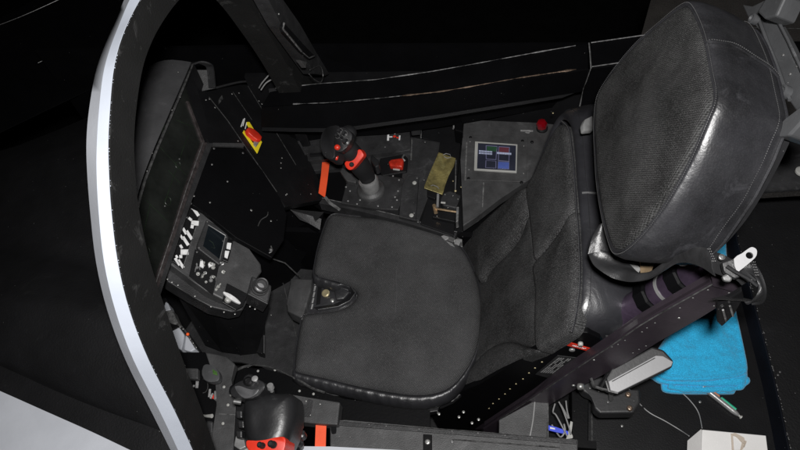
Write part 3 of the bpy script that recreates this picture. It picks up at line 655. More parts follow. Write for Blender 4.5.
# black leg-well panel below the display
lw = struct(part('leg_well_panel', sheet([[at(205,144,.20), at(243,146,.19), at(279,196,.02), at(318,232,-.10)],[at(198,215,.14), at(236,245,.06), at(262,268,-.05), at(300,262,-.16)], [at(198,300,.0), at(225,330,-.2), at(250,345,-.42), at(330,300,-.42)]], .004), K['well'], None, True))
lg = thing('knee_panel', 'black unlit knee panel dotted with pale screws under the display', 'panel', at(240,180,.1))
PK = PL(at(210,150,.235), (.55,.1,.8), (0,1,0))
part('plate', pp(PK, [(209,147),(244,148),(262,170),(280,198),(287,214),(284,240),(272,258),(236,238),(203,210),(192,205),(197,185)], -.012, 0, .002), K['well'], lg)
studs('screw', PK, [(212,164.5),(227.5,181.5),(210,202.5),(251,210),(251.5,210.5),(271,221),(239,147),(194,196),(206,158)], .0024, K['screw'], lg, 0)
line('hanging_cord', smooth_path([PK.hit(258,226,.004), PK.hit(261,220,.004), PK.hit(267,216,.004), PK.hit(268,212,.004)], 4), .0012, K['dimedge'], lg)
part('cord_anchor', ball(PK.hit(271,250,.004), .005, sub=2), K['dscrew'], lg, True); line('cord_anchor', smooth_path([PK.hit(271,246,.004), PK.hit(272,251,.006), PK.hit(269,253,.004)], 3), .0014, K['edge'], lg)
# vertical bright panel edge to footwell centre
line('well_edge', [at(255,253,.0), at(285,263,-.03), at(300,277,-.06)], .0016, K['dimedge'], lg)
# ================================================================== CENTRE PEDESTAL
pd = thing('centre_pedestal', 'dark grey centre pedestal with small square standby screen and white key labels', 'pedestal', at(210,260,.15))
PP = PL(at(190,240,.20), (.50,0,.87), (0,1,0))
part('housing', pp(PP, [(190.5,202),(200,212),(227,231),(237,237),(249,249),(261,264),(262,272),(255,277),(248,293),(240,303),(222,299),(206,291),(186,276),(167,262)], -.045, 0, .004, wt=0), K['gray'], pd)
part('side_rim', pp(PP, [(167,263),(186,276),(206,291),(221,300),(240,303),(246,296),(248,300),(243,310),(232,312),(211,307),(188,294),(167,281)], -.075, -.03, .003, wt=-.03), K['panel'], pd)
part('key_strip', pp(PP, [(191,204),(200,213),(182,268),(169,259)], .0, .006, .0015, wt=.006), K['black'], pd)
for x_, y_, le, wi, an in ((196.2,212.3,8.5,3,55),(193.2,208.5,3.5,2.2,20),(195,223,7.5,4.6,5),(190.2,219,4,2.4,40),(192.2,226.2,4,3,100),(184.6,231,7,2.6,60),(189.2,235,10,3,57),(185.6,241,10,3,57),(181.6,237,5,2,60),(184.6,252,8,5.2,0),(181.2,246.6,4,2.4,60),(180.8,256.5,3,3,0),(180.9,263.8,9.5,2.8,57),(177.4,261.6,8.5,2.6,57),(176.8,256.5,3,2,57)):
    c_, s__ = math.cos(math.radians(an)), math.sin(math.radians(an))
    part('key_label', pp(PP, [(x_+u_*le/2*c_-v_*wi/2*s__, y_+u_*le/2*s__+v_*wi/2*c_) for u_, v_ in ((-1,-1),(1,-1),(1,1),(-1,1))], .006, .0072, 0, wt=.0072), K['print_'], pd)
line('strip_edge', [PP.hit(196,227,.008), PP.hit(183,268,.008)], .0008, K['edge'], pd)
studs('screw', PP, [(186.7,217.5),(176.5,245),(171,261.5),(191,203.5)], .0026, K['steel'], pd, .005)
db = part('display_housing', pp(PP, [(206.5,219),(228,231.5),(229.5,235),(222,263),(219,265),(197,248),(197,244)], 0, .012, .003, wt=.012), K['panel'], pd)
part('display_glass', pp(PP, [(208.5,225.5),(225,236),(219.5,259),(203,246)], .0122, .0130, wt=.013), K['screen'], db)
part('display_rim', sweep([PP.hit(x,y,.013) for x,y in [(208.2,225),(225.5,235.6),(219.8,260)]], .0010, 4), K['steel'], db)
part('screen_trace', sweep([PP.hit(x,y,.0133) for x,y in [(209,240),(213,243),(215,248),(211,247)]], .0005, 4), K['green'], db)
studs('screw', PP, [(207.3,221.5),(199,247.5),(197,252),(222.5,263),(223,241),(226,237)], .0024, K['dscrew'], pd, .012)
for q in ([(227,242.5),(231.5,243),(230.5,249.5),(226.5,248.5)], [(225,250.5),(229.5,251),(227.5,258.5),(224.5,257)]): part('key_label', pp(PP, q, 0, .008, .0005, wt=.008), K['print_'], pd)
part('key_block', pp(PP, [(227,240),(233,242),(228,262),(222.5,260)], 0, .006, .001, wt=.006), K['black'], pd)
part('knob', lathe(PP.hit(231,237,0), PP.n, [(.013,0),(.013,.01),(.010,.014),(.008,.022),(.002,.023)], 14), K['black'], pd, True, 50)
part('switch_plate', pp(PP, [(195,249),(219,266),(216,280),(213,295),(189,276)], 0, .002, wt=.002), K['black'], pd)
for i, (x, y) in enumerate([(202,261),(203,266),(210,264),(197,268),(198,274),(202,277),(205.5,273),(213,268),(213,277),(211,281),(206,282),(218,287),(222,263.5),(216,290),(223,272)]):
    r_ = .0020 + .0012*((i*37) % 5)/4
    sw_ = part('toggle_switch', lathe(PP.hit(x,y,.002), PP.n+V((.3*((i%3)-1),.35*((i%2)*2-1),0)), [(r_*1.5,0),(r_*1.5,.003),(r_*.6,.004),(r_*.9,.012),(r_*.5,.014)], 8), K['frame' if i % 3 else 'steel'], pd, True, 50)
for q in ([(200.5,259),(204,262),(203.5,268),(199.5,266)], [(208,264),(213,262.5),(214,265),(209,267.5)]): part('switch_tab', pp(PP, q, .004, .009, .001, wt=.008), K['print_'], pd)
line('hook_wire', smooth_path([PP.hit(x,y,.006) for x,y in [(195,272),(196,268),(199,267),(200,270)]], 3), .0012, K['edge'], pd); line('hook_wire', smooth_path([PP.hit(x,y,.006) for x,y in [(210,278),(212,275.5),(215.5,277),(216,281)]], 3), .0012, K['edge'], pd)
line('hook_wire', smooth_path([PP.hit(x,y,.006) for x,y in [(201,278),(202,274.5),(205,274)]], 3), .0012, K['edge'], pd)
part('pocket', pp(PP, [(227,283),(248,294),(243,306),(236,310),(222,302)], 0, .003, .001, wt=.003), K['black'], pd)
ov = [(232+9.5*math.cos(a)*.93-2.6*math.sin(a)*-.4, 297.5+9.5*math.cos(a)*.55+3.0*math.sin(a)) for a in [k*.3927 for k in range(16)]]
part('oval_knob', pp(PP, ov, .006, .012, .002, wt=.012), K['print_'], pd, True, 50); part('oval_base', lathe(PP.hit(228,300,.003), PP.n, [(.008,0),(.007,.006),(.004,.008)], 12), K['frame'], pd, True)
kb = thing('round_vent_knob', 'round stepped grey knob on a square block at the pedestal end', 'knob', at(259,288,.10))
part('block', pp(PP, [(252,276),(271.5,285.5),(271,290),(268,304.5),(247.5,294)], -.04, .010, .002, wt=.01), K['panel'], kb)
part('block_face', pp(PP, [(253.5,278),(270,286.5),(267,302),(250,293)], .010, .0125, .0006, wt=.0125), K['gray'], kb)
part('knob_ring', lathe(PP.hit(259.5,288,.012), PP.n, [(.0205,0),(.0205,.006),(.018,.009),(.018,.016),(.0155,.019),(.0155,.026),(.013,.029),(.011,.028),(.010,.022)], 28), K['gray'], kb, True, 35)
part('knob_eye', lathe(PP.hit(259.8,287.2,.034), PP.n+V((.1,-.1,0)), [(.0105,0),(.009,.0025),(.004,.0042),(.001,.0045)], 20), K['lens'], kb, True)
studs('screw', PP, [(167.5,279),(172,282),(178,285),(195,296),(211,306.5),(224,312),(235,314),(250,306.5),(255,309)], .0022, K['screw'], pd, -.03)
# ================================================================== FOOTWELL
fw = thing('footwell_box', 'dark vertical footwell casing below the pedestal and knob', 'footwell', at(240,330,-.2))
part('column_side', sheet([[at(170,282,.10), at(212,307,.06), at(245,310,.03)], [at(205,345,-.12), at(222,352,-.15), at(243,355,-.16)]], .004), K['black'], fw)
part('column_face', sheet([[at(244,305,.03), at(270,304,.03)], [at(240,354,-.16), at(257,352,-.16)]], .004), K['black'], fw)
part('floor_pan', pp(ZP(-.18), [(205,300),(262,300),(268,265),(315,270),(330,330),(335,395),(290,385),(262,366),(240,362),(205,360),(185,330)], -.01, 0, .002), K['panel'], fw)
part('floor_rib', pp(ZP(-.18), [(256,352),(258,300),(262,300),(262,354)], .0, .03, .002, wt=.03), K['black'], fw)
line('rib_edge', [at(283,283,-.14), at(292,318,-.17), at(300,352,-.175)], .0014, K['dimedge'], fw)
part('hinge_tab', pp(ZP(-.17), [(260,335),(265,335),(264.5,353),(259,352)], 0, .008, .001, wt=.008), K['gray'], fw); studs('screw', ZP(-.16), [(262,338),(261.5,345),(262,351)], .0025, K['dscrew'], fw)
studs('screw', ZP(-.17), [(301,283),(264,262),(271,315),(300,300)], .002, K['screw'], fw, .002)
cr = thing('curved_rim_plate', 'black cut-out plate with a thin worn curved rim behind the throttle', 'plate', at(280,380,-.12))
rimp = smooth_path([at(x,y,-.02) for x,y in [(226,383),(229,376),(236,370.5),(247,366),(262,365.5),(276,369),(288,375),(299,380),(312,388),(330,394),(352,398)]], 4)
part('dark_opening', pp(ZP(-.05), [(228,390),(229,378),(240,370),(262,368),(285,374),(310,388),(345,399),(430,410),(430,428),(340,424),(250,412)], -.01, 0, 0), K['well'], cr)
line('worn_rim', rimp[6:14], .0030, K['dimedge'], cr); line('worn_rim', rimp[26:36], .0030, K['dimedge'], cr); line('worn_rim', rimp[12:28], .0012, K['dimedge'], cr)
studs('bolt', ZP(-.049), [(299.5,391),(313.5,394),(275,370),(258,371),(248,366.5)], .0032, K['frame'], cr, .0)
# ================================================================== SEAT
seat = thing('ejection_seat', 'black cockpit seat with knitted fabric cushions and leather sides', 'seat', (.05,0,-.1))
PC = ZP(0)
cpix = [(335,211),(350,213),(388,217),(425,227),(448,235),(462,246),(471,261),(478,280),(481,300),(481,322),(477,345),(470,362),(459,378),(445,389),(425,394),(400,393),(360,386),(322,377),(296,371),(293,366),(295,345),(299,322),(303,312.5),(318,310),(338,307),(350,301),(356,293),(351,285),(338,280.5),(322,275.5),(313,271),(314,258),(318,240),(324,222),(328,214)]
cuv = [PC.uv(x, y, .0) for x, y in cpix]
def smooth_keep(uv, k=3): return sm2(uv, k)
cuv = smooth_keep(cuv)
def ch(x, y, d):
    h = wr(x, y, 9, .0035) + wr(x, y, 26, .0012)
    s = x-.06; h += -.0012*math.exp(-(s/.002)**2)*(1 if abs(y-.02) < .08 else 0)
    return h
cu = part('seat_cushion', pillow(PC, cuv, .022, .012, .12, .0075, .004, ch, w=-.022), K['fab'], seat, True, 60)
# leather skirt
def offs(uv, d):
    n = len(uv); out = []; ar = sum(uv[i][0]*uv[(i+1)%n][1]-uv[(i+1)%n][0]*uv[i][1] for i in range(n)); s = 1 if ar > 0 else -1
    for i in range(n):
        a, b = uv[i-1], uv[(i+1)%n]; tx, ty = b[0]-a[0], b[1]-a[1]; L_ = math.hypot(tx, ty)+1e-9; L_ = max(L_, math.hypot(uv[i][0]-a[0], uv[i][1]-a[1])*.6); out.append((uv[i][0]+s*ty/L_*d, uv[i][1]-s*tx/L_*d))
    return out
skd = resamp([V((a,b,0)) for a,b in cuv+[cuv[0]]], 260)[:-1]; skd = [(p.x,p.y) for p in skd]
rows = []
O1 = offs(skd, 1.0)
for j, (d_, z_) in enumerate([(-.002,-.013),(.005,-.0115),(.010,-.014),(.015,-.020),(.0185,-.028),(.020,-.038),(.019,-.050),(.012,-.062)]):
    row = []
    for i, (a, b) in enumerate(O1):
        a0, b0_ = skd[i]; dx, dy = a-a0, b-b0_; L_ = math.hypot(dx, dy)+1e-9; dx /= L_; dy /= L_
        k_ = .22 + .78*max(0, -dy)**1.5
        W_ = .0016*math.sin(i*1.9+j*.9+3*noise.noise(V((i*.11,j*.2,0))))*min(1, j/2)*(1 if j < 7 else .3)*max(0, -dy)
        m_ = .35 if -.04 < b0_ < .06 and a0 < 0 else 1
        row.append(PC.p(a0+dx*(d_*m_*k_+W_*.6), b0_+dy*(d_*m_*k_+W_*.6), z_+W_))
    rows.append(row)
part('leather_skirt', sheet(rows, .002, True), K['leather2'], seat, True, 180)
line('piping', [PC.p(a, b, -.019) for a, b in offs(skd, .0015)][:]+[PC.p(*offs(skd, .0015)[0], -.019)], .0022, K['leather2'], cu, 6)
part('lint_thread', sweep(smooth_path([PC.hit(x,y,.013) for x,y in [(397,268),(396,280),(397,292),(395,312)]], 3), .0004, 4), K['seam'], cu)
# seat pan
pan = offs(skd, .012)
part('seat_pan', prism(PC, pan[::4], -.085, -.068, .003), K['rubber'], seat, True, 40)
line('pan_edge', [at(x,y,-.066) for x,y in [(282,374),(290,380),(310,386),(345,392),(385,400),(415,406),(440,405),(458,397)]], .0018, K['dimedge'], seat)
part('pan_flap', pp(ZP(-.07), [(281,374),(290,375),(330,388),(345,393),(345,397),(325,394),(295,385)], -.003, 0, .001), K['gray'], seat)
studs('bolt', ZP(-.075), [(332,398),(333,397),(355,401),(376,405),(397,408),(438,413)], .0024, K['screw'], seat)
studs('bolt', ZP(-.075), [(439,414),(459,417),(463.5,412),(472,423),(478.6,419.5)], .0036, K['screw'], seat)
part('pan_hinge', pp(ZP(-.06), [(412,404),(440,404),(438,411),(424,413),(414,408)], -.02, 0, .002), K['black'], seat)
line('hinge_wire', smooth_path([at(x,y,-.055) for x,y in [(413,408),(418,412),(428,413),(430,411)]], 3), .0016, K['edge'], seat)
part('hinge_post', pp(ZP(-.08), [(410,412),(424,414),(430,425),(408,425)], -.03, 0, .002), K['gray'], seat)
# front block and adjuster in the cushion notch
part('front_block', pp(ZP(-.015), [(290.5,278),(312,279),(311,290),(303.5,316),(301,318),(287,311),(287,304)], -.05, 0, .004, 3), K['gray'], seat, True, 35)
nt = part('notch_tray', pp(ZP(-.035), [(313,270),(335,277),(352,284),(360,293),(354,303),(338,310),(303,315)], -.012, 0, .002), K['leather2'], seat)
part('notch_lining', sheet([[PC.hit(x,y,-.004) for x,y in [(318,276),(338,281),(351,286),(356,293),(350,301),(338,307),(318,310)]], [PC.hit(x-2,y,-.036) for x,y in [(318,277),(338,282),(350,287),(354,293),(348,300),(336,305),(316,308)]]], .002), K['leather'], nt, True, 60)
part('dial', lathe(at(326,293.5,-.033), (-.1,-.1,1), [(.0105,0),(.0105,.004),(.008,.006),(.004,.0055)], 14), K['bscrew'], nt, True, 40); part('dial', lathe(at(332.5,301,-.033), (0,0,1), [(.005,0),(.005,.004),(.001,.006)], 10), K['screw'], nt, True, 40)
for k in range(5): part('tray_rib', pp(ZP(-.033), [(315.5-k*.9,280+k*6),(317-k*.9,280+k*6),(315.8-k*.9,285+k*6),(314.3-k*.9,285+k*6)], 0, .001), K['dprint'], nt)
for q in ([(334,291),(343,288),(350,292),(344,299),(336,300)], [(338,284),(347,287),(349,291),(340,289)]): part('tray_lump', pp(ZP(-.03), q, -.004, .006, .003, 3, wt=.004), K['leather2'], nt, True, 60)
part('tray_mark', pp(ZP(-.033), [(318,283),(322,284),(320,304),(316,305)], 0, .001), K['black'], nt)
# black wedge beside the front of the cushion
part('side_wedge', sheet([[at(290,209,.03), at(324,212,.02)], [at(316,221,.01), at(320,229,-.02)], [at(300,226,-.06), at(315,240,-.08)]], .006), K['well'], seat); part('side_wedge', sheet([[at(291,210.5,.03), at(306,214.5,.024), at(321.5,219,.012)], [at(300,220,.02), at(310,224,.01), at(320,230,.0)]], .003), K['panel'], seat)
line('wedge_edge', [at(290,209,.032), at(303,215,.022), at(318,222,.012)], .0022, K['dimedge'], seat)
# backrest
tb = math.radians(27); bu = V((math.sin(tb),0,math.cos(tb))); bn = V((-math.cos(tb),0,math.sin(tb)))
PB = PL((.222,0,0), bn, (0,-1,0))                # v = n x u
def fp(pix, k=3): return sm2([PB.uv(x, y) for x, y in pix], k)
body_pix = [(470,240),(500,205),(535,165),(552,128),(562,117),(568,122),(573,140),(577,180),(580,220),(582,260),(580,300),(574,334),(560,345),(530,352),(500,372),(470,392),(456,392),(470,360),(482,320),(480,280)]
bpix = [(530,190),(540,162),(549,138),(557,122),(564,116),(571,122),(575,140),(579,180),(582,220),(584,262),(583,284),(581,303),(575,320),(565,332),(552,341),(540,345),(536,325),(533,290),(530,230)]
buv = sm2([PB.uv(x, y, -.01) for x, y in bpix], 3)
BF = resamp([V((a,b,0)) for a,b in buv+[buv[0]]], 141)[:-1]; bw_c = sum(BF, V())/140
rows = []
for d_, w_ in ((-.012,-.014),(-.002,-.007),(.005,-.010),(.011,-.020),(.017,-.040),(.021,-.065),(.021,-.090),(.014,-.115),(.002,-.129),(-.02,-.133)):
    rows.append([PB.p(a+wr(b, w_*2, 10, .004)-.045*max(0, min(1, (-a-.16)/.1))*max(0, -w_/.12)-.034*max(0, min(1, (a-.06)/.14))*max(0, -w_/.12), b+.015*max(0, min(1, (a-.10)/.10))*max(0, -w_/.12)+.02*max(0, min(1, (-a-.16)/.1))*max(0, -w_/.12)+wr(a, w_*3, 11, .004)*min(1, abs(w_)*20), w_+wr(a, b, 11, .002)) for a, b in offs([(p.x, p.y) for p in BF], d_)])
bod = part('backrest_shell', sheet(rows, 0, True), K['leather3'], seat, True, 180)
for hh in (3,): part('piping', sweep(rows[hh]+[rows[hh][0]], .0014, 5), K['leather2'], bod, True)
ci = min(range(140), key=lambda i: (PB.hit(576,192)-rows[3][i]).length)
cs0 = smooth_path([rows[j][ci]+bu*.0012 for j in range(2, 8)], 4)
part('cross_seam', sweep(cs0, .0022, 6, .6), K['seam'], bod, True)
def cushion(name, pix, r=.014, crown=.006, hf=None, w=-.010, m='fab2', parent=seat, h=.006, k=3):
    return part(name, pillow(PB, fp(pix, k), r, crown, .05, h, .02, hf or (lambda x, y, d: wr(x, y, 14, .002)), w=w), K[m], parent, True, 60)
cushion('lower_back_cushion', [(476,283),(488,270),(503,256),(518,238),(528,214),(532,235),(535,268),(537,300),(537,344),(524,346),(508,342),(492,346),(470,368),(448,390),(455,366),(470,335),(474,310)], .010, .003, w=-.012)
cushion('side_bolster', [(461,247),(468,238),(485,222),(505,204),(526,187),(530,198),(529,213),(519,235),(504,254),(491,270),(482,284),(470,265)], .020, .012, w=-.006)
cushion('side_bolster', [(456,392),(464,380),(478,362),(492,348),(508,342),(526,347),(540,351),(520,360),(498,371),(476,384)], .016, .008, w=-.004)
def uh(x, y, d): return wr(x, y, 12, .003)
cushion('upper_back_cushion', [(527,192),(537,170),(547,148),(556,130),(563,124),(568,130),(571,150),(573,180),(574,208),(562,228),(548,246),(536,262),(533,240),(530,215)], .014, .006, uh, w=-.006)
cushion('upper_back_cushion', [(535,266),(548,250),(562,232),(575,212),(578,240),(579,270),(577,300),(572,328),(560,339),(547,347),(538,350),(537,320),(537,290)], .014, .008, uh, w=-.004)
def seamline(pl, pix, w, parent, m='seam', r=.0009, k=6, stitch=True, off=.0035, nm='seam', cord='leather'):
    P = smooth_path([pl.hit(x, y, w) for x, y in pix], k)
    o = part(nm, sweep(P, r*1.6, 5), K[cord], parent, True)
    if stitch:
        tot = sum((b-a).length for a, b in zip(P, P[1:])); n_ = int(tot/.0036); Q = resamp(P, max(2, n_*2)); b_ = bmesh.new()
        for i in range(0, len(Q)-1, 2):
            a = Q[i]; c = Q[i+1]; x = sweep([a+pl.n*.0012, (a+c)/2+pl.n*.0018, c+pl.n*.0012], r*.62, 4)
            me = bpy.data.meshes.new('t'); x.to_mesh(me); x.free(); b_.from_mesh(me); bpy.data.meshes.remove(me)
        s = part('stitching', b_, K[m], o if (parent.parent is None) else parent); s['kind'] = 'stuff'
seamline(PB, [(562,121),(569,130),(573,160),(576,200),(579,240),(580,280),(576,315),(572,332)], .006, seat, 'seam', .0011)
# top of the shoulder: leather seam

# ---- headrest
th = math.radians(25); hn = V((-math.cos(th),0,math.sin(th))); PH_ = PL((.405,0,.55), hn, (0,-1,0))
hpix = [(687,6),(696,22),(703,43),(708,71),(712,98),(704,122),(687,158),(662,203),(633,240),(615,251),(607,238),(599,203),(594,150),(594,108),(601,86),(630,49),(660,21),(678,7)]
huv = sm2([PH_.uv(x, y) for x, y in hpix], 4)
hd = part('headrest_pad', pillow(PH_, huv, .012, .012, .09, .006, .004, lambda x, y, d: wr(x, y, 8, .004)+wr(x, y, 30, .0008), w=-.010), K['mesh'], seat, True, 60)
n0 = 150
F0 = resamp([V((a,b,0)) for a,b in huv+[huv[0]]], n0+1)[:-1]
cxy = sum(F0, V())/n0
prof = [(0.0,-.006,1.0),(.006,-.003,1.02),(.013,-.006,1.045),(.019,-.018,1.06),(.022,-.04,1.065),(.018,-.07,1.055),(.010,-.095,1.03),(.002,-.112,1.0),(-.008,-.120,.97),(-.03,-.124,.92),(-.07,-.126,.7)]
rows = []
for d_, w_, s_ in prof:
    o_ = offs([(p.x, p.y) for p in F0], d_*.55)
    rows.append([PH_.p(a+wr(a*1.3, b+w_, 16, .005)*min(1, abs(w_)*30), b+.030*(-w_/.12)*max(0, min(1, (.13-b)/.1))+wr(a+w_, b, 14, .005)*min(1, abs(w_)*30), w_+wr(a, b, 11, .002)) for a, b in o_])
hb = sheet(rows, 0, True)
hc = part('headrest_cover', hb, K['leather'], seat, True, 180)
# side piece closes the back
part('headrest_back', prism(PH_, [(cxy.x+(p.x-cxy.x)*.9, cxy.y+(p.y-cxy.y)*.9) for p in F0[::3]], -.135, -.118, .004), K['rubber'], seat)
R1_ = rows[1]; R8 = rows[7]
def stitchrow(P, parent, r=.00045, step=.0030, off=V(), lift=.0012):
    P = [p+off for p in P]; tot = sum((b-a).length for a, b in zip(P, P[1:])); Q = resamp(P, max(3, int(tot/step)*2)); b_ = bmesh.new()
    for i in range(0, len(Q)-1, 2):
        x = sweep([Q[i], (Q[i]+Q[i+1])/2, Q[i+1]], r, 4); me = bpy.data.meshes.new('t'); x.to_mesh(me); x.free(); b_.from_mesh(me); bpy.data.meshes.remove(me)
    s = part('stitching', b_, K['seam'], parent); s['kind'] = 'stuff'; return s
cH = PH_.p(cxy.x, cxy.y, -.06)
def outn(P, d): return [p + (p-cH).normalized()*d for p in P]
part('piping', sweep([p+hn*.0015 for p in rows[0]]+[rows[0][0]+hn*.0015], .0016, 6), K['leather2'], hc, True)
stitchrow(outn(rows[1]+[rows[1][0]], .0012), hc)
part('piping', sweep(outn(rows[7]+[rows[7][0]], .001), .0018, 6), K['leather'], hc, True)
stitchrow(outn(rows[6]+[rows[6][0]], .0015), hc)
def near(px, py):
    best = min(range(n0), key=lambda i: (PH_.hit(px, py)-rows[0][i]).length); return best
i0 = near(703, 43)
cs = smooth_path([rows[j][(i0 + s) % n0] for j, s in zip(range(0, 8), (0, 0, 0, 0, 0, 1, 1, 2))], 5)
part('cross_seam', sweep(outn(cs, .0006), .0032, 6, .6), K['leather'], hc, True); stitchrow(outn(cs, .0038), hc, .0006)
part('cover_button', lathe(PL(rows[5][0], (0,-1,0), (1,0,0)).hit(663,248,.02), (0,-1,0), [(.0001,0),(.0022,.001),(.0001,.002)], 8), K['frame'], hc) if 0 else None
# ---- grey metal headrest bracket
PK2 = PL(PH_.p(0,0,-.13), hn, (0,-1,0))
part('bracket_plate', pp(PK2, [(742,4),(752,8),(762,2),(772,-4),(783,6),(775,18),(790,45),(806,80),(806,118),(797,112),(787,98),(775,60),(760,28),(748,18)], -.012, 0, .002), K['bracket'], seat)
part('bracket_arm', pp(PK2, [(757,12),(768,-6),(786,-6),(776,16),(764,19)], 0, .03, .003, wt=.03), K['bracket'], seat)
part('bracket_arm', pp(PK2, [(776,132),(789,122),(806,104),(806,122),(792,137),(779,138)], -.01, .025, .003, wt=.02), K['bracket'], seat)
part('bracket_boss', lathe(PK2.hit(754,19,.01), hn, [(.008,-.004),(.008,.004),(.005,.005),(.004,.002)], 14), K['bracket'], seat, True, 40); part('bracket_boss', lathe(PK2.hit(785,92,.008), hn, [(.009,-.004),(.009,.005),(.006,.006),(.005,.002)], 14), K['bracket'], seat, True, 40)
line('bracket_rim', [PK2.hit(x,y,.004) for x,y in [(759,20),(768,44),(777,66),(784,86),(790,100)]], .003, K['bracket'], seat); line('bracket_rim', [PK2.hit(x,y,.004) for x,y in [(776,17),(788,40),(800,66),(806,80)]], .0025, K['bracket'], seat)
studs('bolt', PK2, [(786,36),(783,55),(797,66),(790,74)], .0022, K['dscrew'], seat, .001)
# ---- side plate, rail, catapult tube
PS = YP(-.186)
part('side_plate', pp(PS, [(428,408),(440,400),(480,384),(520,360),(556,338),(572,332),(588,333),(600,338),(603,344),(590,360),(560,378),(520,405),(492,428),(478,432),(440,432)], -.012, 0, .002), K['well'], seat)
studs('rivet', PS, [(489,408.5),(493,403.6),(499,399),(505,394),(510,389),(516,384),(523,379),(529,373),(535,368),(542,362),(558,349),(568,341.6),(579.6,333)], .0023, K['bscrew'], seat)
studs('bolt', PS, [(580.5,343)], .0050, K['frame'], seat, .002, .006); studs('bolt', PS, [(572,349.8)], .0058, K['steel'], seat, .001)
rlb = part('red_label', pp(PS, [(566,342.6),(568,342),(592.6,349.2),(590.5,352),(565.3,345.2)], .0, .0010, wt=.001), K['red'], seat)
uA, uB = PS.uv(566,343.8,.001), PS.uv(592,350.5,.001); ang = math.atan2(uB[1]-uA[1], uB[0]-uA[0])
text('label_text', 'ABOVE & CUT', PS, 579, 347.2, ang, .0062, K['print_'], rlb, .0012, .72)
plc = part('placard', pp(PS, [(535.5,374.5),(557.5,355.8),(577,358),(552,379)], .0, .0010, wt=.001), K['panel'], seat)
pa, pb, pc_ = V((540,372.5)), V((559,357.5)), V((551,376))
for r_ in range(6):
    for s in range(5):
        if (r_*5+s) in (7,13,19,21,28): continue
        f = lambda a, b: tuple(pa + (pb-pa)*a + (V((13.5,1.2)))*b)
        a0, a1 = (s+.05)/5, (s+.85)/5; b0_, b1_ = (r_+.1)/6, (r_+.62)/6
        part('placard_print', pp(PS, [f(a0,b0_), f(a1,b0_), f(a1,b1_), f(a0,b1_)], .001, .0013, wt=.0013), K['dprint'], plc)
PR_ = YP(-.215)
rl_ = part('guide_rail', pp(PR_, [(484,429),(534,397),(560,379),(610,346),(640,325),(660,313),(712,284),(741,291),(740,294),(700,318),(660,341),(620,366),(574,390),(525,420),(500,434),(480,440)], -.018, 0, .0015, wt=0), K['rail'], seat)
part('rail_flange', sheet([[PR_.hit(x,y,-.0005) for x,y in [(484,429),(534,397),(560,379),(610,346),(640,325),(660,313),(712,284)]], [YP(-.195).hit(x,y) for x,y in [(476,430),(534,391),(560,370.5),(609,337.5),(639,316.5),(659,305),(711,275.5)]]], .004), K['rail'], seat)
line('rail_edge', [PR_.hit(x,y,.002) for x,y in [(500,419),(534,397.5),(560,379.5),(610,346.5),(640,325.5),(660,313.5),(712,284.5)]], .0012, K['dimedge'], seat)
line('rail_edge', [PR_.hit(x,y,.002) for x,y in [(712,284.5),(740,292)]], .0009, K['dimedge'], seat)
part('rail_cap', sheet([[PR_.hit(711,276,-.002), PR_.hit(741,285,-.002)], [PR_.hit(712,284.5,.001), PR_.hit(740.5,292,.001)]], .003), K['rail'], seat)
studs('rivet', PR_, [(693,298),(708,290),(731,297),(714,306),(680,308),(655,323),(647,328),(642,332),(612,347),(618,344.5),(625,340.5),(633,353),(639,349.5),(646,346),(729,293)], .0017, K['dscrew'], seat, .0)
studs('bolt', PR_, [(679,318),(594,360)], .0022, K['screw'], seat)
ta, tb_ = YP(-.135).hit(560,350), YP(-.135).hit(712,263)
tdir = (tb_-ta).normalized(); tl = (tb_-ta).length
part('catapult_tube', lathe(ta, tdir, [(.026,0),(.026,tl*.46),(.028,tl*.462),(.028,tl*.5),(.026,tl*.502),(.026,tl)], 28), K['tube'], seat, True, 40)
def tp(px, py): p = YP(-.135).hit(px, py); return (p-ta).dot(tdir)
for x, y in ((652,297),(684,279)):
    h0 = tp(x, y); part('tube_clamp', lathe(ta+tdir*(h0-.014), tdir, [(.030,0),(.033,.003),(.033,.025),(.030,.028)], 10), K['well'], seat)
h0 = tp(668,288); part('tube_band', lathe(ta+tdir*(h0-.004), tdir, [(.0275,0),(.0275,.006)], 28), K['steel'], seat, True, 40)
h0 = tp(612,320); part('tube_band', lathe(ta+tdir*(h0-.004), tdir, [(.0285,0),(.0285,.005)], 28), K['steel'], seat, True, 40)
part('tube_foot', lathe(YP(-.15).hit(584,336), tdir, [(.012,0),(.018,.03),(.025,.055),(.026,.07)], 20), K['dscrew'], seat, True, 40)
part('rail_latch', pp(YP(-.23), [(717,306),(742,291),(744,298),(734,315),(722,327),(717,322)], -.004, .003, .002), K['black'], seat); line('latch_wire', [YP(-.23).hit(723,310,.006), YP(-.23).hit(726,321,.006)], .0016, K['edge'], seat); line('latch_wire', [YP(-.23).hit(730,306,.006), YP(-.23).hit(733,316,.006)], .0016, K['edge'], seat)
# seat back structure behind the cushions
part('seat_frame', prism(PB, [(-.21,-.10),(.08,-.10),(.08,.36),(.08,.42),(-.20,.42),(-.21,.3)], -.15, -.05, .004), K['well'], seat)
line('lap_buckle', smooth_path([at(x,y,-.01) for x,y in [(441,237),(447,235),(455,240),(462,241)]], 3), .004, K['steel'], seat)
for q, m_, z_ in (([(441,236),(447,234),(450,238),(445,240)],'steel',.004),([(449,236),(455,238),(453,242),(448,240)],'dscrew',.006),([(455,239),(461,241),(459,245),(454,243)],'steel',.003),([(446,241),(452,243),(455,247),(450,245)],'steel',.0)): part('lap_buckle', pp(ZP(z_), q, -.006, 0, .001), K[m_], seat)
part('lap_buckle', pp(ZP(-.02), [(440,237),(448,233),(462,239),(463,247),(452,245)], -.01, .0, .002), K['dscrew'], seat); line('lap_buckle', [at(453,238,.0), at(456,244,.0)], .0030, K['frame'], seat)
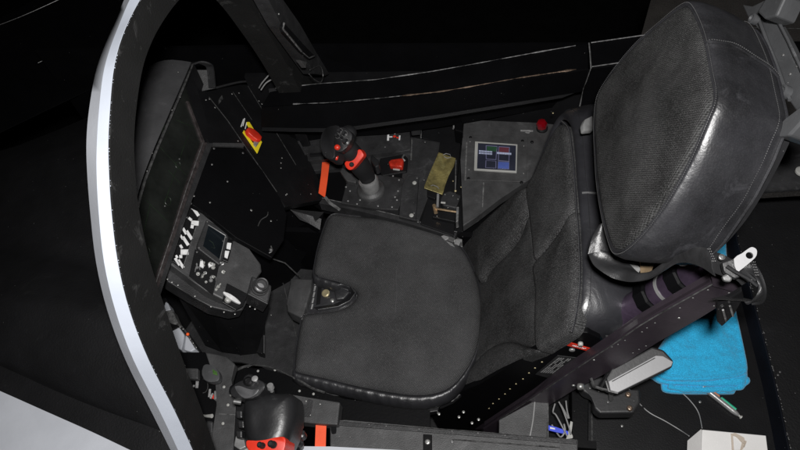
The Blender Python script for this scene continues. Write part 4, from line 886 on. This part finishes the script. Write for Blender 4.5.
part('back_handle', pp(PL(PB.hit(588,120), bu, (0,-1,0)), [(583,124),(585,119),(593,115),(594,130),(584,131)], .0, .01, .003, wt=.01), K['steel'], seat, True, 40)
# ================================================================== SHOULDER BELT
belt = thing('shoulder_belt', 'glossy black belt webbing looped under the headrest with a metal tongue', 'seat belt', (.55,-.2,.55))
def strip(pairs, z, th=.0016, k=5):
    a = smooth_path([at(p[0], p[1], zz) for (p, q), zz in zip(pairs, z)], k); b = smooth_path([at(q[0], q[1], zz+dz) for (p, q), zz, dz in zip(pairs, z, [.0]*len(z))], k)
    return a, b
pr = [((604,252),(588,254)),((612,254),(594,267)),((622,258),(609,277)),((632,266),(622,280)),((640,273),(634,281)),((650,273),(650,279)),((661,266),(664,272)),((672,258),(677,264)),((684,252),(690,262)),((695,247),(704,266)),((706,248),(716,276))]
zz = [.475,.475,.48,.49,.51,.53,.56,.59,.62,.645,.66]
a, b = strip(pr, zz)
def arcs(a, b, h, n=9, fold=0):
    out = []
    for k in range(n):
        t = k/(n-1); row = []
        for i, (p, q) in enumerate(zip(a, b)):
            row.append(p.lerp(q, t)+V((0,0,h*math.sin(math.pi*t)+fold*math.sin(2*math.pi*t+i*.25))))
        out.append(row)
    return out
wb = part('webbing', sheet(arcs(a, b, .004, 9, .0035), .0016), K['web'], belt, True, 80)
c1 = [at(599,225,.50), at(592,238,.49), at(588,254,.477)]; c2 = [at(604,226,.50), at(607,238,.49), at(611,253,.475)]
part('webbing_fold', sheet(arcs(smooth_path(c1,4), smooth_path(c2,4), .006, 5), .0016), K['web'], belt, True, 80)
pr = [((716,252),(708,270)),((728,258),(722,276)),((742,268),(735,280)),((757,280),(742,285))]
a, b = strip(pr, [.65,.64,.63,.62]); part('webbing', sheet(arcs(a, b, .002, 7, .002), .0016), K['web'], belt, True, 60)
pr = [((735,256),(744,272)),((750,262),(753,276)),((760,272),(758,286)),((767,290),(756,296)),((764,302),(748,304)),((752,305),(741,296))]
a, b = strip(pr, [.58,.58,.575,.57,.55,.545]); part('webbing', sheet(arcs(a, b, .003, 7, .0025), .0016), K['web'], belt, True, 60)
PT = PL(at(742,260,.67), (-.1,-.35,.93), (1,0,0))
tg = [PT.uv(x,y) for x,y in [(733,259.5),(741,254),(748.5,248.6),(752,247.8),(755.5,250),(756,254),(754,258.5),(746,265.5),(739,271),(736,272)]]
def holed(pl, outer, c, r, w0, w1):
    n = len(outer); H = [(c[0]+r*math.cos(2*math.pi*i/16), c[1]+r*math.sin(2*math.pi*i/16)) for i in range(16)]
    vv, ee, ff, *_ = delaunay_2d_cdt([V(p) for p in outer+H], [], [list(range(n)), list(range(n+15, n-1, -1))], 2, 1e-6)
    bm = bmesh.new(); vs = [bm.verts.new(pl.p(q.x, q.y, w0)) for q in vv]
    for f in ff:
        m_ = sum((V(vv[i]) for i in f), V((0,0)))/len(f)
        if (m_-V(c)).length > r*.8: bm.faces.new([vs[i] for i in f])
    g = bmesh.ops.extrude_face_region(bm, geom=list(bm.faces))
    for v in [x for x in g['geom'] if isinstance(x, bmesh.types.BMVert)]: v.co += pl.n*(w1-w0)
    for v in [v for v in bm.verts if not v.link_faces]: bm.verts.remove(v)
    return bm
part('tongue', holed(PT, sm2(tg, 2), PT.uv(748.6,256), .0042, 0, .004), K['lens'], belt, label='pale metal belt tongue with a round hole')
part('buckle_body', pp(PT, [(722,262),(733,258),(741,270),(742,276),(736,279),(724,272)], -.012, -.002, .002), K['rubber'], belt); part('buckle_tip', pp(PT, [(722,276),(728,273),(733,278),(731,282),(724,281)], -.012, -.006, .002), K['dscrew'], belt)
part('under_clip', pp(ZP(.47), [(620,262),(634,262),(641,268),(637,277),(622,272)], -.004, 0, .001), K['steel'], belt); part('under_clip', pp(ZP(.475), [(640,260),(655,263),(650,275),(641,277)], -.004, 0, .001), K['gold'], belt)
part('buckle_eye', lathe(at(722,257,.665), (0,-.3,1), [(.0038,-.004),(.0038,.0005),(.0026,.001),(.002,-.001)], 14), K['dscrew'], belt, True, 40)
line('buckle_edge', [at(x,y,.672) for x,y in [(727,266),(736,272),(748,278),(758,286)]], .0022, K['rubber'], belt)
sbm = bmesh.new()
for k in range(5):
    for j in range(6):
        x, y = 703+k*1.9+j*1.1, 249+j*2.9-k*.1
        for (x, y, z_) in ((704+k*1.6+j*1.0, 249+j*2.4, .655),) + (((749+k*1.5+j*.7, 262+j*2.6, .592),) if 1 < k < 5 and j < 7 else ()):
            m_ = Matrix.Translation(at(x, y, z_)) @ Matrix.Rotation(1.0+.4*((j+k)%2), 4, 'Z') @ Matrix.Diagonal((.0016,.0004,.0003,1)); bmesh.ops.create_cube(sbm, size=1, matrix=m_)
o = part('stitching', sbm, K['dprint'], wb); o['kind'] = 'stuff'
# ================================================================== LEFT CONSOLE
lc = thing('left_side_console', 'grey left side console along the bottom edge with screws and slots', 'console', at(430,440,.07))
PL7 = ZP(.07)
part('top_plate', pp(PL7, [(330,420.5),(345,420),(470,431),(578,439.5),(577,475),(330,475)], -.025, 0, .002), K['gray'], lc)
part('top_trim', pp(PL7, [(337,421),(577,439.8),(577,444),(337,425)], 0, .004, .001, wt=.004), K['panel'], lc)
line('trim_edge', [PL7.hit(338,421,.005), PL7.hit(470,431,.005), PL7.hit(577,440,.005)], .0007, K['dimedge'], lc)
line('trim_edge', [PL7.hit(452,440,.004), PL7.hit(455,439.5,.004), PL7.hit(560,447.5,.004)], .0014, K['dimedge'], lc)
line('trim_edge', [PL7.hit(452,443,.003), PL7.hit(452,440,.004)], .0014, K['dimedge'], lc)
part('bolt_plate', pp(PL7, [(423,434),(432,434.7),(432,452),(423,452)], 0, .003, .001, wt=.003), K['well'], lc)
studs('bolt', PL7, [(427.6,442)], .0058, K['screw'], lc, .004)
studs('screw', PL7, [(369,424.5),(386,426),(419,429),(452,431),(478,433),(505,435.5),(532,437.5),(556,446),(443,452),(350,437)], .0014, K['dscrew'], lc, .004)
part('raised_block', pp(ZP(.09), [(243,391),(290,394.5),(340,402),(337.5,425),(300,422),(240,418)], -.03, 0, .003, 3), K['gray'], lc)
part('slotted_key', pp(ZP(.09), [(300,404),(307,405),(308,399),(313,400),(310,417),(298,416)], 0, .002, .001, wt=.002), K['panel'], lc)
studs('screw', ZP(.09), [(299,407),(310,415),(304.5,412),(306,401),(320,404)], .0018, K['screw'], lc, .001)
part('block_slot', prism(PL7, sm2([PL7.uv(x,y,.004) for x,y in [(331,424),(335.5,424),(336,432),(334,433.5),(331.5,433)]],3), .001, .005, .0008), K['well'], lc)
part('white_ledge', pp(ZP(.10), [(296,446),(330,446.5),(424,451),(424,475),(296,475)], -.01, 0, .001), K['skin'], lc, label='pale grey ledge at the very bottom')
part('side_post', pp(ZP(.08), [(205,352),(226,356),(235,364),(230,380),(236,400),(236,470),(207,470),(213,430),(218,405),(217,385)], -.02, 0, .003), K['gray'], lc)
line('post_seam', [at(219,414,.083), at(228,414.5,.083), at(262,416,.083)], .0012, K['edge'], lc)
studs('screw', ZP(.08), [(223,423.5),(231,395),(224,387),(228,405)], .0034, K['frame'], lc, .001)
part('side_wall_inner', box((-.24,-.315,-.44), (.46,-.30,.045)), K['well'], lc)
part('rear_panel', pp(ZP(.0), [(499,420),(545,395),(548,398),(547,438),(499,436)], -.01, 0, .001), K['gray'], lc); line('rear_panel_edge', [at(548,396,.002), at(548,438,.002)], .0012, K['edge'], lc)
solo(part('orange_tape_strip', pp(PL7, [(316,418),(326.5,419),(325,470),(314,470)], .0042, .0056, 0, wt=.0056), K['orange']), 'orange tape strip across the grey left console near the throttle', 'tape')
# ---- forward left control panel
fp_ = thing('black_switch_panel', 'black panel of small switches and white print between bow and throttle', 'switch panel', at(205,405,.06))
P6 = ZP(.06)
part('plate', pp(P6, [(160,352),(205,352),(217,376),(221,402),(215,430),(206,470),(170,470),(165,400)], -.015, 0, .002), K['well'], fp_)
for q in ([(196,379),(199,379.5),(198,388),(195.5,388)], [(193,385),(195,385),(194.5,387),(192.6,387)], [(209,389),(211,389),(210.5,397),(208,397)], [(212,393),(214,394),(211,399),(209.5,398)], [(198.5,377),(200,377),(199.8,380),(198.2,380)]):
    part('print_mark', pp(P6, q, 0, .001), K['dprint'], fp_)
part('red_mark', pp(P6, [(213,394),(215,394.5),(213.5,399),(212,398.5)], 0, .001), K['red'], fp_)
part('metal_catch', pp(P6, [(214,390.5),(221,391),(221.5,394),(217,399),(213.5,400)], 0, .014, .003, 3, wt=.012), K['steel'], fp_, True)
part('toggle', sweep([P6.hit(201,415,.01), P6.hit(206,416,.02), P6.hit(212,416,.026)], [.002,.0028,.0045], 8), K['frame'], fp_, True); part('toggle', sweep([P6.hit(197,404,.0), P6.hit(198,405.5,.018)], .0028, 8), K['frame'], fp_, True)
part('ring', sweep([P6.hit(203+5*math.cos(k*.4), 386+7*math.sin(k*.4), .001) for k in range(-4, 5)], .0008, 4), K['dimedge'], fp_)
part('dark_block', pp(P6, [(206,420),(213,421),(212,444),(204,443)], 0, .02, .004, wt=.02), K['panel'], fp_)
line('silver_tick', [at(181.5,362,.09), at(185,366,.09)], .0018, K['screw'], fp_); studs('screw', P6, [(198,418),(216,430),(203,431)], .0018, K['screw'], fp_)
gl = thing('gear_lever', 'dark grey wheel lever with a green label on its rounded knob', 'lever', at(205,370,.08))
P9 = ZP(.10)
part('lever_arm', pp(P9, [(176,367.5),(198,368),(198,379),(180,378.5)], -.012, 0, .003, 3), K['gray'], gl)
part('lever_knob', prism(P9, sm2([P9.uv(x,y,.018) for x,y in [(203,366),(207,364),(213,366),(219,372),(218.5,380),(211,382),(204,379.5),(202,373)]],3), .002, .018, .006, 4), K['bracket'], gl, True, 50)
part('green_label', pp(P9, [(212.5,369),(217,372),(217.5,375.5),(213,374)], .0182, .0190, 0, wt=.019), mat('green_label', (.035,.09,.015), .5, var=.5, vscale=300), gl)
wj = thing('white_wiring_bracket', 'grey white brackets with a tiny orange cap half hidden behind the bow', 'bracket', at(180,330,.0))
P1_ = ZP(.0)
part('cone', pp(P1_, [(165.5,301),(168,303),(171,310),(162,312)], -.03, 0, .003, wt=0), K['skin'], wj); part('ribbed_block', pp(P1_, [(162,311),(172,309),(178,323),(174,325),(165,321)], -.03, .0, .004, wt=0), mat('ribbed_grey', (.10,.10,.10), .5, var=.7, vscale=120), wj)
part('white_block', pp(P1_, [(171,331),(179,327),(184,334),(183,343),(181,350),(175,346)], -.03, 0, .003, wt=0), K['skin'], wj); part('white_block', pp(P1_, [(185,334),(189,338),(195,348),(190,351),(183,349)], -.03, -.004, .003, wt=0), K['skin'], wj)
part('spacer', pp(P1_, [(168,322),(178,325),(179,328),(171,330)], -.02, 0, .003, wt=0), K['black'], wj)
part('chain_edge', sweep([P1_.hit(x,y,.004) for x,y in [(177,324),(182,327),(187,333),(191,340),(196,348)]], .0024, 6), K['dimedge'], wj, True); studs('screw', P1_, [(180,327),(183,329),(190,339),(196,347.5),(193,343)], .0022, K['screw'], wj, .006)
part('orange_cap', ball(P1_.hit(187.7,334.2,.012), .0042, sub=2), mat('orange_cap', (.8,.10,.01), .4), wj, True)
part('backing_plate', pp(P1_, [(150,300),(166,298),(180,322),(200,350),(206,362),(178,364),(160,340)], -.05, -.035, 0, wt=-.035), K['black'], wj)
# ================================================================== THROTTLE
tr = thing('throttle_grip', 'large black throttle grip with grey thumb shelf and red lower band', 'throttle', at(265,420,.12))
PT2 = PL(at(264,412,.235), (-.03,-.12,1), (1,0,0))
tpx = [(246,395.5),(254,393),(266,391),(278,391),(287,391.5),(291.5,396),(292.5,412),(290,428),(286,440),(280,449),(266,453),(252,449),(243,436),(239.5,422),(239.5,408),(241.5,399)]
tuv = sm2([PT2.uv(x, y, .0) for x, y in tpx], 4)
part('grip', pillow(PT2, tuv, .024, .004, .03, .004, .05, lambda x, y, d: wr(x, y, 22, .004), w=-.024, rise=.022), K['rubber'], tr, True, 180)
PRd = PL(PT2.p(*PT2.uv(266,444)), (-.0,-.35,.95), (1,0,0))
part('red_band', prism(PT2, sm2([PT2.uv(x, y, .002) for x, y in [(247.5,440.5),(256,441),(266,440),(277,437.5),(285,437.5),(285.5,446),(281,455),(266,459),(253,455),(247,446)]], 3), -.05, .0045, .004, 3), K['red'], tr, True, 50)
for x, y, r in ((263,446,.0058),(274,445,.0068)): part('pinky_switch', lathe(PT2.hit(x,y,.003), PT2.n, [(r,0),(r,.006),(r*.6,.009),(r*.6,.016),(r*.9,.018),(r*.5,.021)], 12), K['rubber'], tr, True, 40)
ths = [(230,392),(233,386),(241,380.5),(252,379),(262,381),(265,386),(262,392),(256,397),(247,399),(240,397.5),(233,397)]
part('thumb_head', prism(PT2, sm2([PT2.uv(x, y, .012) for x, y in ths], 3), -.045, .012, .007, 4), K['rubber'], tr, True, 50)
part('thumb_shelf', prism(PT2, sm2([PT2.uv(x, y, .016) for x, y in [(234.5,386.5),(240,386),(247,388.5),(254,390),(259,389),(256,394),(250,397.5),(244,398),(238,393)]], 3), .008, .016, .003, 3), K['gripg'], tr, True, 60)
part('hat_base', lathe(PT2.hit(250,381,.008), PT2.n, [(.012,0),(.012,.006),(.009,.009)], 16), K['rubber'], tr, True, 40)
part('hat_switch', lathe(PT2.hit(249,381.5,.016), PT2.n, [(.0085,0),(.0085,.006),(.006,.008),(.006,.004)], 14), K['black'], tr, True, 40)
part('silver_stick', lathe(PT2.hit(256,381,.014), PT2.n+V((.1,.2,0)), [(.003,0),(.003,.008),(.0055,.009),(.006,.011),(.003,.012)], 14), K['steel'], tr, True, 40)
part('side_dial', lathe(PT2.hit(234,390,-.006), V((-.8,-.1,.6)), [(.009,-.006),(.0095,.005),(.006,.008),(.003,.005)], 14), K['black'], tr, True, 40)
part('fore_button', lathe(PT2.hit(238,402,-.012), V((-1,0,.3)), [(.005,-.006),(.005,.008),(.003,.01)], 10), K['dscrew'], tr, True, 40)
for x, y in ((238,414),(240,424),(238,434)): part('base_clip', pp(PT2, [(x-3,y-4),(x+4,y-4),(x+4,y+4),(x-2,y+4)], -.075, -.055, .003, wt=-.055), K['rubber'], tr)
part('base_plate', pp(ZP(.115), [(236,398),(300,402),(300,470),(232,470)], -.02, 0, .002), K['black'], tr)
part('finger_post', lathe(PT2.hit(272,391,-.01), V((0,.3,1)), [(.004,0),(.004,.008),(.007,.01),(.006,.018)], 12), K['steel'], tr, True, 40)
mech = thing('throttle_linkage', 'cluster of small black switch levers and rods beside the throttle', 'linkage', at(298,430,.11))
P11 = ZP(.12)
for i, (x, y, r, h_) in enumerate([(292,422,.007,.02),(300,427,.008,.03),(296,435,.007,.022),(303,437,.009,.026),(294,443,.006,.02),(300,447,.008,.03),(288,449,.006,.018),(298,413,.004,.02)]):
    part('switch_post', lathe(P11.hit(x,y,0), V((.2*((i%3)-1),.2*((i%2)),1)), [(r,0),(r,h_*.5),(r*.6,h_*.6),(r*.85,h_*.8),(r*.5,h_)], 12), K['dscrew' if i % 3 == 1 else 'rubber'], mech, True, 40)
for a_, b_ in (((290,417),(300,421)),((293,428),(304,432)),((289,438),(302,441)),((290,410),(299,411))): line('link_rod', [P11.hit(*a_, .012), P11.hit(*b_, .018)], .0024, K['dimedge'], mech, 6)
part('link_plate', pp(P11, [(286,404),(303,407),(302,411),(287,409)], 0, .01, .002, wt=.01), K['dscrew'], mech)
part('catch_block', pp(P11, [(236,436),(243,434),(246,447),(240,450),(234,446)], 0, .012, .002, wt=.01), K['steel'], mech); part('pale_chip', pp(P11, [(241,446),(253,449),(253,456),(240,456)], -.003, .0, .001), K['frame'], mech)
# ================================================================== AFT DECK
ZD = -.08
struct(part('aft_deck', pp(ZP(ZD), [(583,330),(700,190),(760,200),(800,470),(583,480)], -.02, 0, 0), K['black']))
line_ = struct(part('deck_seam', sweep([at(592,392,ZD+.003), at(592,470,ZD+.003)], .0022, 5), K['dimedge']))
adk = thing('aft_deck_panel', 'dark scratched side panel behind the seat with a row of pale specks along its edge', 'panel', at(780,330,.0))
PA1 = ZP(-.025)
edge_px = [(731,200),(738,240),(749,280),(761,326),(768,352),(775,379),(783,415),(790,449),(796,475)]
part('top', pp(PA1, edge_px + [(860,475),(860,185),(731,185)], -.006, 0, 0), K['deck'], adk)
part('riser', sheet([[PA1.hit(x,y,-.003) for x,y in edge_px], [PA1.hit(x,y,-.003)+V((-.004,0,-.06)) for x,y in edge_px]], .004), K['navy'], adk)
sb_ = bmesh.new()
for i in range(75):
    t = random.random()**.8; j = min(len(edge_px)-2, int(t*(len(edge_px)-1))); f = t*(len(edge_px)-1)-j
    x = edge_px[j][0]*(1-f)+edge_px[j+1][0]*f; y = edge_px[j][1]*(1-f)+edge_px[j+1][1]*f; s = random.uniform(.0006, .0022)
    bmesh.ops.create_cube(sb_, size=1, matrix=Matrix.Translation(PA1.hit(x+.5,y,.0003)+V((random.gauss(0,.0008),0,0))) @ Matrix.Rotation(random.random(),4,'Z') @ Matrix.Diagonal((.0008,s*1.6,.0004,1)))
o = part('worn_fleck', sb_, K['dprint'], adk); o['kind'] = 'stuff'
studs('screw', PA1, [(780,372),(778,375)], .0024, K['dscrew'], adk)
uf = thing('aft_fairing', 'rough brown black fairing behind the headrest, upper right corner', 'fairing', at(700,100,.2))
part('rough_skin', pp(ZP(.20), [(654,-12),(641,36),(628,66),(612,110),(640,205),(737,192),(800,188),(860,186),(860,-12)], -.03, 0, .002), K['canvas'], uf)
part('smooth_panel', pp(ZP(.20), [(700,120),(742,125),(800,128),(860,128),(860,187),(800,189),(737,193),(690,195)], .0, .006, .001, wt=.006), K['panel'], uf)
line('panel_seam', [at(690,26,.203), at(860,30,.203)], .0010, K['dimedge'], uf)
part('pale_disc', lathe(at(801,172,.22), (0,0,1), [(.012,0),(.012,.004),(.008,.005)], 18), K['frame'], uf)
# ---- towel
tw = thing('blue_towel', 'folded bright blue terry towel lying on the dark deck behind the seat', 'towel', at(700,340,ZD))
PTW = ZP(ZD)
def th_(x, y, d): return wr(x, y, 13, .012)+wr(x*.4+y, y*2-x, 22, .004)+wr(x, y, 70, .0022)+random.uniform(-.0009,.0009)
def tow(pix, w, r, cr_, skirt=.006, h=.0045):
    return part('towel_layer', pillow(PTW, sm2([PTW.uv(x, y, .03) for x, y in pix], 3), r, cr_, .06, h, skirt, th_, w=w), K['towel'], tw, True, 180)
tow([(664,383),(669,388.5),(690,390),(715,390),(734,390),(739,388),(741,375),(700,370),(668,374)], .004, .008, .0, .004)
tow([(655,376),(665,381),(690,383),(720,384),(741,384),(748.5,382),(750,370),(745,345),(738,310),(730,270),(727,238),(716,232),(712,240),(700,285),(660,345),(650,370)], .012, .008, .0, .006)
tow([(655,373),(666,378.5),(690,380),(715,379),(733,377.5),(745,374),(749,367),(744,340),(737,308),(729,265),(726,235),(717,231),(713,240),(702,285),(665,340),(645,365)], .020, .009, .003, .006)
part('towel_fold', sweep(smooth_path([at(x,y,ZD+.014) for x,y in [(668,386),(680,389),(700,390),(722,389.5),(736,388.5),(745,384),(748,378)]], 6), [.006+.0015*math.sin(k) for k in range(37)], 10, .8), K['towel'], tw, True)
# hem: raised band sewn near the lower edge
part('hem', sweep(smooth_path([at(x,y,ZD+.031) for x,y in [(656,371.5),(668,375),(690,376.5),(715,375.5),(732,374),(744,370)]], 6), .0030, 8, .7), K['towel'], tw, True)
# ---- pen
pn = thing('silver_pen', 'silver pen with a green barrel lying beside the towel', 'pen', at(725,403,ZD))
pA, pB = at(703,387,ZD+.008), at(742,418,ZD+.006); pdv = (pB-pA).normalized(); pl_ = (pB-pA).length
part('barrel', lathe(pA, pdv, [(.0062,0),(.0062,pl_*.78),(.005,pl_*.86),(.003,pl_*.92)], 14), K['steel'], pn, True, 40)
off_ = V((.0035,.0035,.0025))
part('green_grip', sweep([pA+pdv*pl_*.42+off_, pA+pdv*pl_*.80+off_], .0036, 8), K['emerald'], pn, True); part('orange_clip', sweep([pA+pdv*pl_*.14+off_, pA+pdv*pl_*.38+off_], .0030, 8), mat('faded_orange', (.45,.14,.05), .5), pn, True)
part('tip', lathe(pA+pdv*pl_*.9, pdv, [(.0026,0),(.0022,pl_*.05),(.0042,pl_*.06),(.0042,pl_*.09),(.001,pl_*.1)], 10), K['frame'], pn, True)
# ---- white box
bx = thing('white_card_box', 'white card box with a torn patch, cut by the bottom edge of the photo', 'box', at(735,445,ZD))
PBX = ZP(.0)
part('box_body', pp(PBX, [(702,429.5),(766,435.5),(774,500),(700,500)], ZD, 0, .0012), K['card'], bx)
part('box_flap', sheet([[at(701.5,429.5,.0005), at(700,500,.0005)], [at(688,441,-.03), at(686,500,-.03)]], .0015), K['card'], bx)
part('torn_patch', pp(PBX, [(731,434),(735,432.8),(739.5,435),(744,437.5),(746,443),(743,449),(739,452),(732,452)], .0003, .0012, 0, wt=.0012), K['kraft'], bx)
part('torn_patch', pp(PBX, [(733,436),(738,437),(742,442),(740,450),(734,450)], .0013, .002, 0, wt=.002), K['card'], bx)
part('torn_edge', sweep(smooth_path([at(x,y,.003) for x,y in [(731,434),(737,437),(743,443),(746,441),(744,447)]], 3), .0013, 5), K['kraft'], bx)
# ---- grey faced lamp head on black arm
lm = thing('grey_faced_lamp_head', 'black angular housing with pale grey face clamped to the seat rail', 'lamp head', at(635,375,.2))
P2_ = PL(at(640,372,.22), (.0,-.28,.96), (1,0,0))
part('housing', pp(P2_, [(606,378),(612,368),(652,346.5),(664,350),(674,361),(672,368),(619,394),(609,391)], -.05, -.001, .004, 3, wt=-.001), K['softb'], lm)
part('face_plate', pp(P2_, [(608.5,381.5),(656,355.5),(663,356),(673,361.8),(671.5,366),(618,392.5),(610.5,390.5)], -.001, .003, .001, wt=.003), K['lens'], lm)
line('face_groove', [P2_.hit(612,381.5,.0038), P2_.hit(655,358,.0038)], .0008, K['dimedge'], lm)
line('face_lip', [P2_.hit(606,381,.002), P2_.hit(609,391,.002), P2_.hit(618,393,.002)], .0018, K['edge'], lm)
part('arm_frame', sweep([P2_.hit(x,y,-.006) for x,y in [(591,378),(594,386),(602,389),(612,391)]], .0028, 6), K['dimedge'], lm, True)
part('arm_frame', sweep([P2_.hit(x,y,-.012) for x,y in [(600,388),(608,374),(614,372)]], .0045, 6), K['black'], lm, True)
part('mount_pad', pp(ZP(.08), [(575,380),(604,376),(612,392),(640,388),(641,402),(634,413),(600,413.5),(594,408),(594,396),(584,392)], -.03, 0, .005, 3), K['softb'], lm)
part('mount_rod', sweep([at(611,392,.13), at(611,399,.10)], .0045, 8), K['dscrew'], lm, True); studs('bolt', ZP(.085), [(588,382),(590,388),(599,391),(608,402)], .0028, K['dscrew'], lm)
studs('bolt', ZP(.08), [(629.5,408.5),(628,395)], .0060, K['copper'], lm, .001, .006)
studs('bolt', YP(-.235), [(580.5,385)], .0072, K['screw'], lm, .004, .009); studs('bolt', YP(-.235), [(573.5,385.5)], .0034, K['screw'], lm, .002)
# ---- strut, cables
solo(part('black_strut', pp(ZP(.0), [(571.5,388),(584,384),(589,392),(588,480),(572,480)], -.05, 0, .002), K['well']), 'plain black upright strut between the cable nook and the deck', 'strut')
nk = thing('cable_bundle', 'loop of pale wires with a blue tag in the nook under the seat rail', 'cables', at(562,415,-.05))
for P_ in ([(535,400),(533,420),(530,436)], [(559,402),(563,410),(568,424),(571,434)], [(555,404),(553,412),(556,415),(563,428),(567,436)], [(566,401),(567,410),(569,418)], [(561,405),(565,412),(568,418)], [(552,425),(557,433),(561,437),(565,431),(564,424)]):
    line('wire', smooth_path([at(x,y,.0+.01*i) for i,(x,y) in enumerate(P_)], 4), .0016, K['wire'], nk, 6)
part('blue_tag', pp(ZP(.02), [(548.5,425),(556,427),(568,431),(568.5,434.5),(556,432),(548.5,430)], -.004, 0, .001), K['bluetag'], nk)
part('tag_print', pp(ZP(.021), [(550,427),(555,428.2),(555,429.6),(550,428.6)], 0, .0005), K['print_'], nk)
part('pale_strap', pp(ZP(.0), [(570.5,421),(573,422),(571,433),(574,438),(566,439),(568.5,431)], -.003, 0, .0005), K['frame'], nk)
part('nook_back', pp(ZP(-.10), [(546,395),(575,385),(575,445),(546,442)], -.01, 0, 0), K['well'], nk)
for lab, P_ in (('thin pale wire curving from the grey lamp face down to the box', [(629,389,.1),(636,396,-.02),(640,404,ZD),(650,413,ZD),(665,421,ZD),(680,430,ZD),(689,436,-.05)]), ('thin pale wire arching out from under the towel to the box', [(655,377,ZD+.01),(668,385,ZD),(682,393,ZD),(693,404,ZD),(699,414,ZD),(702,428,-.05)])):
    solo(line('thin_cable', smooth_path([at(x,y,z+.003) for x,y,z in P_], 6), .0011, K['wire'], None, 6), lab, 'cable')
studs('screw', ZP(ZD), [(622,426),(700,402)], .003, K['screw'], adk, .002)
